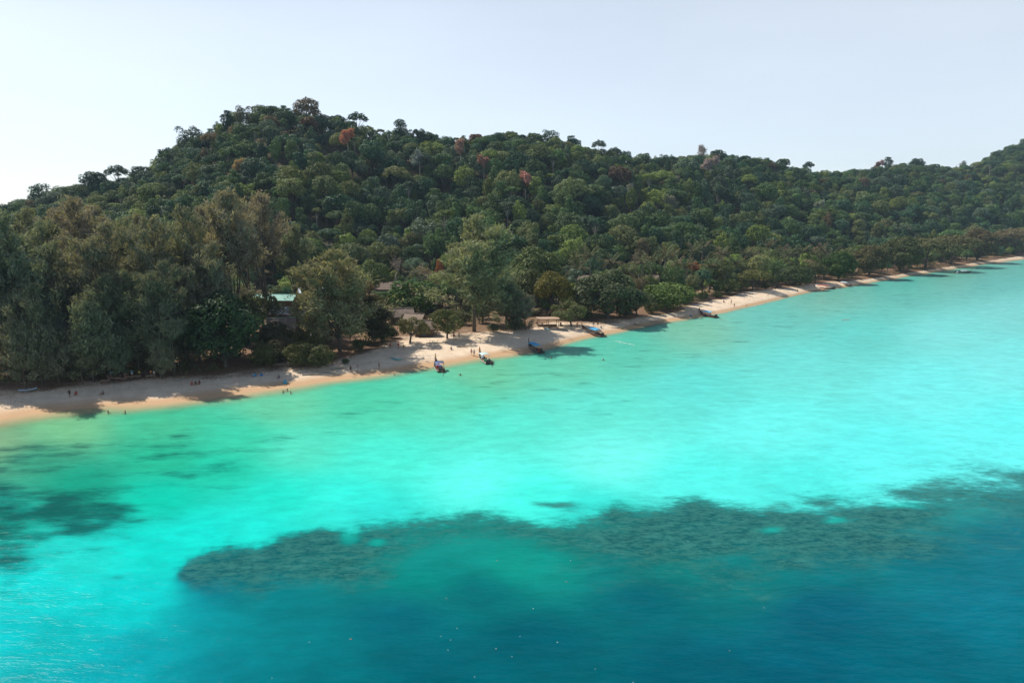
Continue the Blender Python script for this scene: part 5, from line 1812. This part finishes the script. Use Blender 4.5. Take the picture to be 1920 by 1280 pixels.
# ------------------------------------------------------------------ people
def skin_body(joints, edges, radii, root, nm):
    me = bpy.data.meshes.new(nm)
    me.from_pydata(joints, edges, [])
    ob = bpy.data.objects.new(nm, me)
    COL.objects.link(ob)
    sk = ob.modifiers.new('skin', 'SKIN')
    ss = ob.modifiers.new('sub', 'SUBSURF')
    ss.levels = 1
    ss.render_levels = 1
    ly = me.skin_vertices[0] if me.skin_vertices else None
    if ly is None:
        bpy.context.view_layer.objects.active = ob
        bpy.ops.mesh.customdata_skin_add()
        ly = me.skin_vertices[0]
    for i, r_ in enumerate(radii):
        ly.data[i].radius = (r_, r_) if not isinstance(r_, tuple) else r_
        ly.data[i].use_root = (i == root)
    bpy.context.view_layer.update()
    dg = bpy.context.evaluated_depsgraph_get()
    res = bpy.data.meshes.new_from_object(ob.evaluated_get(dg))
    bpy.data.objects.remove(ob)
    res.name = nm
    res.polygons.foreach_set('use_smooth', np.ones(len(res.polygons), bool))
    return res


def pose(kind):
    j = {'pel': (0, 0, .96), 'wai': (0, 0, 1.10), 'che': (0, 0, 1.32), 'nec': (0, 0, 1.49), 'hea': (0, -.01, 1.58), 'top': (0, -.01, 1.70), 'nose': (0, -.115, 1.60)}
    for s_, q in ((-1, 'l'), (1, 'r')):
        j['sh' + q] = (s_ * .19, 0, 1.42)
        j['el' + q] = (s_ * .25, .03, 1.14)
        j['wr' + q] = (s_ * .27, -.06, .90)
        j['ha' + q] = (s_ * .27, -.09, .80)
        j['hi' + q] = (s_ * .10, 0, .90)
        j['kn' + q] = (s_ * .11, -.02, .50)
        j['an' + q] = (s_ * .11, .03, .09)
        j['to' + q] = (s_ * .12, -.16, .035)
    if kind == 'walk':
        j.update(knl=(-.11, -.20, .53), anl=(-.11, -.24, .10), tol=(-.12, -.42, .06), knr=(.11, .10, .52), anr=(.11, .36, .14), tor=(.12, .24, .035), ell=(-.25, .16, 1.15), wrl=(-.26, .20, .92), hal=(-.26, .18, .83), elr=(.25, -.08, 1.15), wrr=(.26, -.24, .98), har=(.26, -.30, .90))
    if kind == 'sit':
        dz = -.80
        for k in ('pel', 'wai', 'che', 'nec', 'hea', 'top', 'nose', 'shl', 'shr'):
            j[k] = (j[k][0], j[k][1] + .05, j[k][2] + dz)
        for s_, q in ((-1, 'l'), (1, 'r')):
            j.update({'hi' + q: (s_ * .10, 0, .12), 'kn' + q: (s_ * .17, -.40, .40), 'an' + q: (s_ * .14, -.62, .08), 'to' + q: (s_ * .15, -.80, .04), 'el' + q: (s_ * .27, -.08, .38), 'wr' + q: (s_ * .20, -.32, .42), 'ha' + q: (s_ * .17, -.41, .43)})
    if kind == 'swim':
        for s_, q in ((-1, 'l'), (1, 'r')):
            j.update({'el' + q: (s_ * .42, -.12, 1.28), 'wr' + q: (s_ * .50, -.34, 1.26), 'ha' + q: (s_ * .50, -.44, 1.26)})
    order_ = list(j)
    rad_ = dict(pel=(.13, .10), wai=(.125, .09), che=(.15, .10), nec=.055, hea=.088, top=.075, nose=.022)
    for q in 'lr':
        rad_.update({'sh' + q: .062, 'el' + q: .043, 'wr' + q: .032, 'ha' + q: .036, 'hi' + q: .095, 'kn' + q: .062, 'an' + q: .042, 'to' + q: .036})
    ed = [('pel', 'wai'), ('wai', 'che'), ('che', 'nec'), ('nec', 'hea'), ('hea', 'top'), ('hea', 'nose')]
    for q in 'lr':
        ed += [('che', 'sh' + q), ('sh' + q, 'el' + q), ('el' + q, 'wr' + q), ('wr' + q, 'ha' + q), ('pel', 'hi' + q), ('hi' + q, 'kn' + q), ('kn' + q, 'an' + q), ('an' + q, 'to' + q)]
    ix = {k: i for i, k in enumerate(order_)}
    return skin_body([j[k] for k in order_], [(ix[a], ix[b_]) for a, b_ in ed], [rad_[k] for k in order_], 0, 'person_' + kind), j


POSES = {k: pose(k) for k in ('stand', 'walk', 'sit', 'swim')}


def shell(j, a, b_, r0, r1, n=8, over=0.02):
    m_ = MB()
    m_.tube([j[a], tuple((Vector(j[a]) + Vector(j[b_])) / 2), j[b_]], [r0 + over, (r0 + r1) / 2 + over, r1 + over], n)
    return m_


SKINS = [plain('skin_light', (0.52, 0.31, 0.21), 0.6, 0.1, 3.0), plain('skin_tan', (0.33, 0.18, 0.11), 0.6, 0.1, 3.0)]
HAIR = plain('dark_hair', (0.025, 0.018, 0.014), 0.7, 0.2, 5.0)
CLOTH = {}
for kind, (me, j) in POSES.items():
    m_ = MB()
    top, hea = Vector(j['top']), Vector(j['hea'])
    m_.tube([hea + Vector((0, 0.05, -0.02)), hea + Vector((0, 0.03, 0.06)), top + Vector((0, 0.0, -0.03)), top + Vector((0, 0, 0.04))], [0.085, 0.108, 0.10, 0.04], 8)
    sh_ = MB()
    sh_.tube([j['hil'], (Vector(j['hil']) + Vector(j['knl'])) * 0.5], [.112, .085], 8)
    sh_.tube([j['hir'], (Vector(j['hir']) + Vector(j['knr'])) * 0.5], [.112, .085], 8)
    sh_.tube([Vector(j['pel']) + Vector((0, 0, -.06)), Vector(j['wai']) + Vector((0, 0, -.03))], [.165, .155], 10)
    tp_ = MB()
    tp_.tube([Vector(j['wai']) + Vector((0, 0, -.06)), j['wai'], j['che'], Vector(j['che']) + Vector((0, 0, .12))], [.160, .158, .185, .11], 10)
    for q in 'lr':
        tp_.tube([j['sh' + q], (Vector(j['sh' + q]) + Vector(j['el' + q])) * 0.5], [.08, .062], 7)
    CLOTH[kind] = (m_, sh_, tp_)
CL_CACHE = {}


def person(px, py, kind, label, bottom, top=None, rz=0.0, skin=0, water=False, dz=0.0, grp=None, z=None):
    p = ground_pt(px, py, 0.0 if water else 1.2)
    for _ in range(4):
        if not water:
            p = ground_pt(px, py, (z_at(p.x, p.y) if z is None else z))
    zz = dz if water else (z_at(p.x, p.y) if z is None else z) + dz
    t_ = thing('person', label, 'person', (p.x, p.y, zz), rz, grp)
    me, j = POSES[kind]
    me2 = CL_CACHE.setdefault((kind, 'body', skin), None)
    if me2 is None:
        me2 = me.copy()
        me2.materials.clear()
        me2.materials.append(SKINS[skin])
        CL_CACHE[(kind, 'body', skin)] = me2
    link('body', me2, t_)
    hm_, sm_, tm_ = CLOTH[kind]
    for nm_, mbb, c in (('hair', hm_, None), ('shorts', sm_, bottom), ('shirt', tm_, top)):
        if nm_ != 'hair' and c is None:
            continue
        key = (kind, nm_, c)
        if key not in CL_CACHE:
            CL_CACHE[key] = mbb.mesh(nm_, HAIR if c is None else plain('cloth_%s' % (c,), c, 0.85, 0.15, 4.0), True)
        link(nm_, CL_CACHE[key], t_)
    return t_


BK, NV, WH, RD, OR_, GY, LB, YE, PK = (0.02, 0.02, 0.025), (0.03, 0.05, 0.15), (0.6, 0.6, 0.58), (0.42, 0.04, 0.04), (0.62, 0.18, 0.04), (0.18, 0.18, 0.18), (0.15, 0.38, 0.55), (0.6, 0.45, 0.08), (0.6, 0.2, 0.3)
PEOPLE = [
    (658, 698, 'walk', 'person in dark clothes walking along the shaded waterline before the lone casuarina', BK, BK, 1.6, 1), (671, 696, 'stand', 'person in blue shorts beside the dark dressed walker at the waterline', LB, None, 0.5, 1), (711, 691, 'stand', 'person in black shorts standing alone on the shaded sand left of the teal kayak', BK, None, 2.0, 1),
    (884, 664, 'stand', 'person in red shorts left of a pair behind the orange ribboned prow', RD, None, 0.3, 0), (889, 665, 'stand', 'person in white shirt right of a pair behind the orange ribboned prow', BK, WH, -0.4, 0), (851, 636, 'stand', 'person in red shirt by the leaning yellow green tree', BK, RD, 0.2, 1),
    (861, 634, 'walk', 'person in grey walking right of the red shirted one', GY, GY, 1.2, 1), (846, 655, 'sit', 'person in white top sitting in the round tree shade', BK, WH, 0.2, 1), (131, 745, 'walk', 'person in black walking on the shaded sand at left', BK, BK, 0.8, 1),
    (143, 740, 'sit', 'person in dark red sitting on the shaded sand behind the black dressed walker', RD, RD, 0.4, 1), (193, 739, 'sit', 'person in black sitting on the sand below the tables', BK, GY, -0.3, 1),
    (360, 722, 'sit', 'person in dark red at the left of three sitting near the water', RD, RD, 0.1, 1), (367, 721, 'sit', 'person in black in the middle of three sitting near the water', BK, BK, 0.0, 1), (374, 720, 'sit', 'person in red shorts at the right of three sitting near the water', RD, BK, -0.2, 1),
    (1082, 614, 'stand', 'person in bright orange red by the leaning two trunked tree', OR_, OR_, 0.4, 1), (1113, 612, 'stand', 'person in grey behind the brown beached boat', GY, GY, 0.0, 1), (1121, 612, 'stand', 'person in black behind the brown beached boat', BK, BK, 0.5, 1), (1127, 615, 'sit', 'person in blue sitting behind the brown beached boat', LB, LB, 0.1, 0),
    (1371, 569, 'stand', 'person in black shorts, left of two at the waterline of the bright sand strip', BK, None, 0.8, 1), (1377, 574, 'walk', 'person in red shorts, right of two at the waterline of the bright sand strip', RD, None, -0.8, 1), (1357, 567, 'sit', 'person sitting alone high on the bright sand strip', NV, NV, 0.2, 1), (1495, 545, 'sit', 'person sitting on the sand left of the red-canopied boat', RD, GY, 0.2, 1),
    (732, 654, 'stand', 'person in dark red in the sandy clearing, left of the bright red one', BK, RD, 0.3, 1), (747, 653, 'stand', 'person in bright red in the sandy clearing', RD, (0.6, 0.03, 0.03), -0.3, 1), (757, 652, 'sit', 'person in yellow sitting in the sandy clearing', GY, YE, 0.2, 0),
    (284, 707, 'stand', 'person in orange standing by the last picnic table', BK, OR_, 0.2, 1), (290, 708, 'stand', 'person in pale shirt right of the orange shirted one', GY, WH, -0.4, 0),
    (204, 713, 'stand', 'person in grey standing between the first two picnic tables', GY, BK, 0.3, 1), (209, 709, 'stand', 'person in light blue standing behind the second picnic table', GY, LB, -0.5, 1), (221, 712, 'stand', 'person in black between second and third picnic table', BK, BK, 0.9, 1), (226, 708, 'stand', 'person in navy behind the third picnic table', BK, NV, 0.1, 1),
    (236, 712, 'walk', 'person in red shorts walking past the third picnic table', RD, GY, 1.3, 1), (240, 706, 'stand', 'person in teal shirt behind the fourth picnic table', BK, (0.05, 0.35, 0.35), 0.0, 1), (248, 707, 'stand', 'person in white shorts behind the fifth picnic table', WH, LB, 0.4, 1), (262, 708, 'stand', 'person in yellow shirt right of the fifth picnic table', BK, YE, 0.0, 1),
    (475, 706, 'sit', 'person in blue sitting on the shaded sand left of a blue bag pair', LB, LB, 0.3, 1), (523, 710, 'sit', 'person in blue at the edge of the shade, before the thicket', LB, NV, -0.4, 1)]
for px, py, k, lab, bt, tp, rz, sk_ in PEOPLE:
    if len(lab.split()) > 16:
        lab = ' '.join(lab.split()[:16])
    person(px, py, k, lab, bt, tp, rz, sk_, grp='people on the beach')
for q, (px, py, lab, c) in enumerate([(203, 775, 'bather left of two in the shallows at far left', RD), (235, 775, 'bather right of two in the shallows at far left', BK), (531, 736, 'bather left of three in the shallows before the thicket', BK), (539, 733, 'bather farthest from the viewer of three before the thicket', NV), (545, 738, 'bather right of three in the shallows before the thicket', RD),
                                      (863, 704, 'bather alone between the two nearest beached boats', BK), (1034, 672, 'bather off the stern of the blue-canopied boat in shade', BK), (1131, 676, 'bather far out below the white splash', NV), (1399, 574, 'bather off the bright sand strip', BK)]):
    person(px, py, 'swim', lab, c, None, R.uniform(0, 6), 1, water=True, dz=-1.15, grp='bathers in the shallows')
# ------------------------------------------------------------------ things lying on the sand
def bag(px, py, c, label, sz=0.7):
    p = ground_pt(px, py, 1.2)
    zz = z_at(p.x, p.y)
    t_ = thing('beach_bag', label, 'bag', (p.x, p.y, zz), R.uniform(0, 3), 'blue bags on the sand')
    m_ = MB()
    m_.tube([(0, 0, 0), (0, 0, sz * 0.3), (0.03, 0, sz * 0.62), (0, 0, sz * 0.75)], [sz * 0.42, sz * 0.5, sz * 0.4, sz * 0.15], 9)
    m_.obj('sack', plain('bag_%s' % (c,), c, 0.6), t_, True)
    m_ = MB()
    m_.tube([(-sz * .25, 0, sz * 0.66), (-sz * .15, 0, sz * 1.0), (sz * .15, 0, sz * 1.0), (sz * .25, 0, sz * 0.66)], 0.03, 5)
    m_.obj('handle', plain('bag_strap', (0.1, 0.1, 0.12), 0.7), t_)


bag(478, 704, (0.04, 0.26, 0.45), 'blue bag beside the sitting blue dressed person in shade')
bag(490, 703, (0.05, 0.18, 0.42), 'darker blue bag right of the first blue bag')
bag(534, 711, (0.05, 0.30, 0.52), 'bright blue bag at the shade edge before the thicket', 0.9)
bag(1295, 588, (0.08, 0.22, 0.40), 'blue bag lying at the stern end of the canoe', 0.8)


def log(px, py, L_, rz, label):
    p = ground_pt(px, py, 1.0)
    rng = np.random.RandomState(int(px))
    t_ = thing('driftwood', label, 'driftwood', (p.x, p.y, z_at(p.x, p.y)), rz, 'driftwood on the beach')
    m_ = MB()
    m_.tube([(-L_ / 2, 0, .12), (-L_ / 5, .15, .2), (L_ / 5, -.1, .22), (L_ / 2, .1, .35)], [.2, .18, .14, .06], 7)
    m_.obj('log', PALEBARK, t_, True)
    for q in range(5):
        a = rng.uniform(-.4, .45) * L_
        m_ = MB()
        e = Vector((a + rng.uniform(-.6, 1.2), rng.uniform(-1.3, 1.3), rng.uniform(.5, 1.3)))
        m_.tube([(a, 0, .2), (Vector((a, 0, .2)) + e) / 2 + Vector((0, 0, .15)), e], [.07, .05, .02], 4)
        m_.obj('branch', PALEBARK, t_)


for q, (px, py, L_, rz) in enumerate([(588, 700, 5, .3), (612, 697, 6, -.2), (640, 690, 5, .5), (820, 648, 6, .1), (870, 652, 4, .2), (1060, 622, 4, .4), (1160, 612, 6, .15), (1190, 606, 5, -.1), (1225, 600, 6, .1), (330, 716, 4, .3), (1445, 546, 5, .2)]):
    log(px, py, L_, rz, 'bleached driftwood with broken branches on the sand, ' + (ORD[q] if q < 10 else 'last') + ' along the shore from left' if False else
        ['bleached branchy log before the olive thicket', 'second branchy log right of the one before the thicket', 'branchy log at the foot of the lone casuarina', 'driftwood under the leaning yellow green tree', 'small driftwood right of the leaning yellow green tree', 'driftwood by the two trunked leaning tree',
         'driftwood at the narrow shaded sand behind the brown boat', 'second driftwood along the narrow shaded sand', 'third driftwood along the narrow shaded sand', 'small log on the shaded sand by the grove', 'pale driftwood on the bank of the bright sand strip'][q])
# leaf and twig litter, shells
pts = []
while len(pts) < 8000:
    px = R.uniform(-60, 1900)
    s_ = R.beta(2.0, 1.6) * float(beach_w(px)) * 1.25
    if fbm(np.array(px / 14.0), np.array(s_ / 5.0), 55, 3) > 0.45:
        y = float(shore_y(px)) + s_ + 2.5
        x = float(x_of(px, y))
        pts.append((x, y, z_at(x, y) + 0.04))
pts = np.array(pts)
n = len(pts)
sz = R.uniform(0.10, 0.42, n) * np.clip(pts[:, 1] / 200, 0.7, 2)
lm = leaf_mesh('litter', pts, R.normal(size=(n, 3)) * 0.35 + np.array([0, 0, 1]), R.normal(size=(n, 3)), sz, sz * 0.45, plain('dry_litter', (0.13, 0.08, 0.05), 0.9, 0.6, 1.0), R)
tag(link('leaf_litter', lm), 'dry leaves and twigs scattered over the sand', kind='stuff')
# low scrub under the trees of the flat
pts = []
for px in R.uniform(-60, 1900, 9000):
    d0 = float(beach_w(px))
    s_ = d0 + 2 + R.beta(1.2, 2.2) * 120
    y = float(shore_y(px)) + s_
    x = float(x_of(px, y))
    if any(abs(px - h_[1]) < (h_[3] * 0.55) * F / y and abs(y - at_row(h_[1], h_[2], 5)[1]) < h_[4] * 0.7 for h_ in HOUSES):
        continue
    if fbm(np.array(x / 13.0), np.array(y / 13.0), 71, 3) > 0.5:
        pts.append((x, y, z_at(x, y)))
pts = np.array(pts)
C = (pts[:, None] + R.normal(size=(len(pts), 9, 3)) * np.array([0.8, 0.8, 0.1]) + np.array([0, 0, 1]) * R.uniform(0.1, 1.3, (len(pts), 9, 1))).reshape(-1, 3)
n = len(C)
sm = leaf_mesh('scrub', C, R.normal(size=(n, 3)) + np.array([0, 0, .6]), R.normal(size=(n, 3)) + np.array([0, 0, .5]), R.uniform(.35, .8, n), R.uniform(.25, .5, n), LEAF, R)
so = link('undergrowth', sm)
so['tint'] = [0.105, 0.125, 0.045]
tag(so, 'low green scrub growing under the trees of the flat', kind='stuff')


# ------------------------------------------------------------------ splash, floating specks and a buoy
def specks(nm, label, pts_, size, c):
    P_ = np.array(pts_)
    n_ = len(P_)
    m_ = leaf_mesh(nm, P_, R.normal(size=(n_, 3)) * 0.1 + np.array([0, 0, 1]), R.normal(size=(n_, 3)) + np.array([2.0, 0, 0]), size * R.uniform(.5, 1.5, n_), size * R.uniform(.3, .8, n_), c, R)
    tag(link(nm, m_), label, kind='stuff')


FOAM = plain('foam', (0.85, 0.88, 0.86), 0.8, 0.05, 1.0)
pf = []
for u in np.linspace(0, 1, 60):
    p = ground_pt(1154 + 34 * u + R.normal() * 2.5, 638.5 + 7.5 * u + R.normal() * 0.7 * (0.5 + u), 0.06)
    pf.append(tuple(p))
specks('foam', 'white splash trailing off the brown beached boat', pf, 0.36, FOAM)
ps = [tuple(ground_pt(a, b_, 0.05)) for a, b_ in [(740, 1080), (656, 1197), (510, 1270), (580, 1203), (836, 1120), (845, 1199), (840, 1218), (857, 1177), (827, 1192), (1045, 1203), (1000, 1140), (1431, 1138), (1434, 1139), (1290, 1014), (1116, 1253), (1368, 1219), (975, 1192), (1187, 1278), (930, 1215), (960, 1230), (1070, 1050), (890, 1268)]]
specks('floating_flecks', 'small white flecks floating on the deep water', ps, 0.10, FOAM)
ps = [tuple(ground_pt(a, b_, 0.05)) for a, b_ in [(656, 1197), (1213, 1034), (930, 1050), (836, 1121), (1060, 1090)]]
specks('floating_leaves', 'orange dead leaves floating on the deep water', [(a + .1, b_, c) for a, b_, c in ps], 0.16, plain('dead_leaf', (0.45, 0.16, 0.05), 0.7))
p = ground_pt(1585, 600, 0)
t = thing('float_line', 'pinkish swimming float drifting in the middle of the bay', 'float', (p.x, p.y, 0.0), 0.1)
for q in range(6):
    m = MB()
    m.tube([(-1.25 + q * .5, 0, .02), (-1.12 + q * .5, 0, .14), (-.98 + q * .5, 0, .02)], [.10, .16, .10], 7)
    m.obj('buoy', plain('pink_float', (0.62, 0.36, 0.32), 0.5, 0.1), t, True)
m = MB()
m.tube([(-1.5, 0, .03), (1.6, 0, .03)], 0.02, 4)
m.obj('rope', plain('rope', (0.5, 0.42, 0.3), 0.8), t)

# ------------------------------------------------------------------ haze
hz = MB()
hz.box((300, 700, 92), (3600, 2500, 195))
ho = hz.obj('haze', [])
hm = bpy.data.materials.new('haze_air')
hm.use_nodes = True
hm.node_tree.nodes.clear()
ho_ = hm.node_tree.nodes.new('ShaderNodeOutputMaterial')
pv = hm.node_tree.nodes.new('ShaderNodeVolumePrincipled')
pv.inputs['Color'].default_value = (0.55, 0.79, 1.0, 1)
pv.inputs['Density'].default_value = 0.00009
hm.node_tree.links.new(pv.outputs[0], ho_.inputs['Volume'])
ho.data.materials.append(hm)
tag(ho, 'thin sea haze over bay and island', kind='stuff')
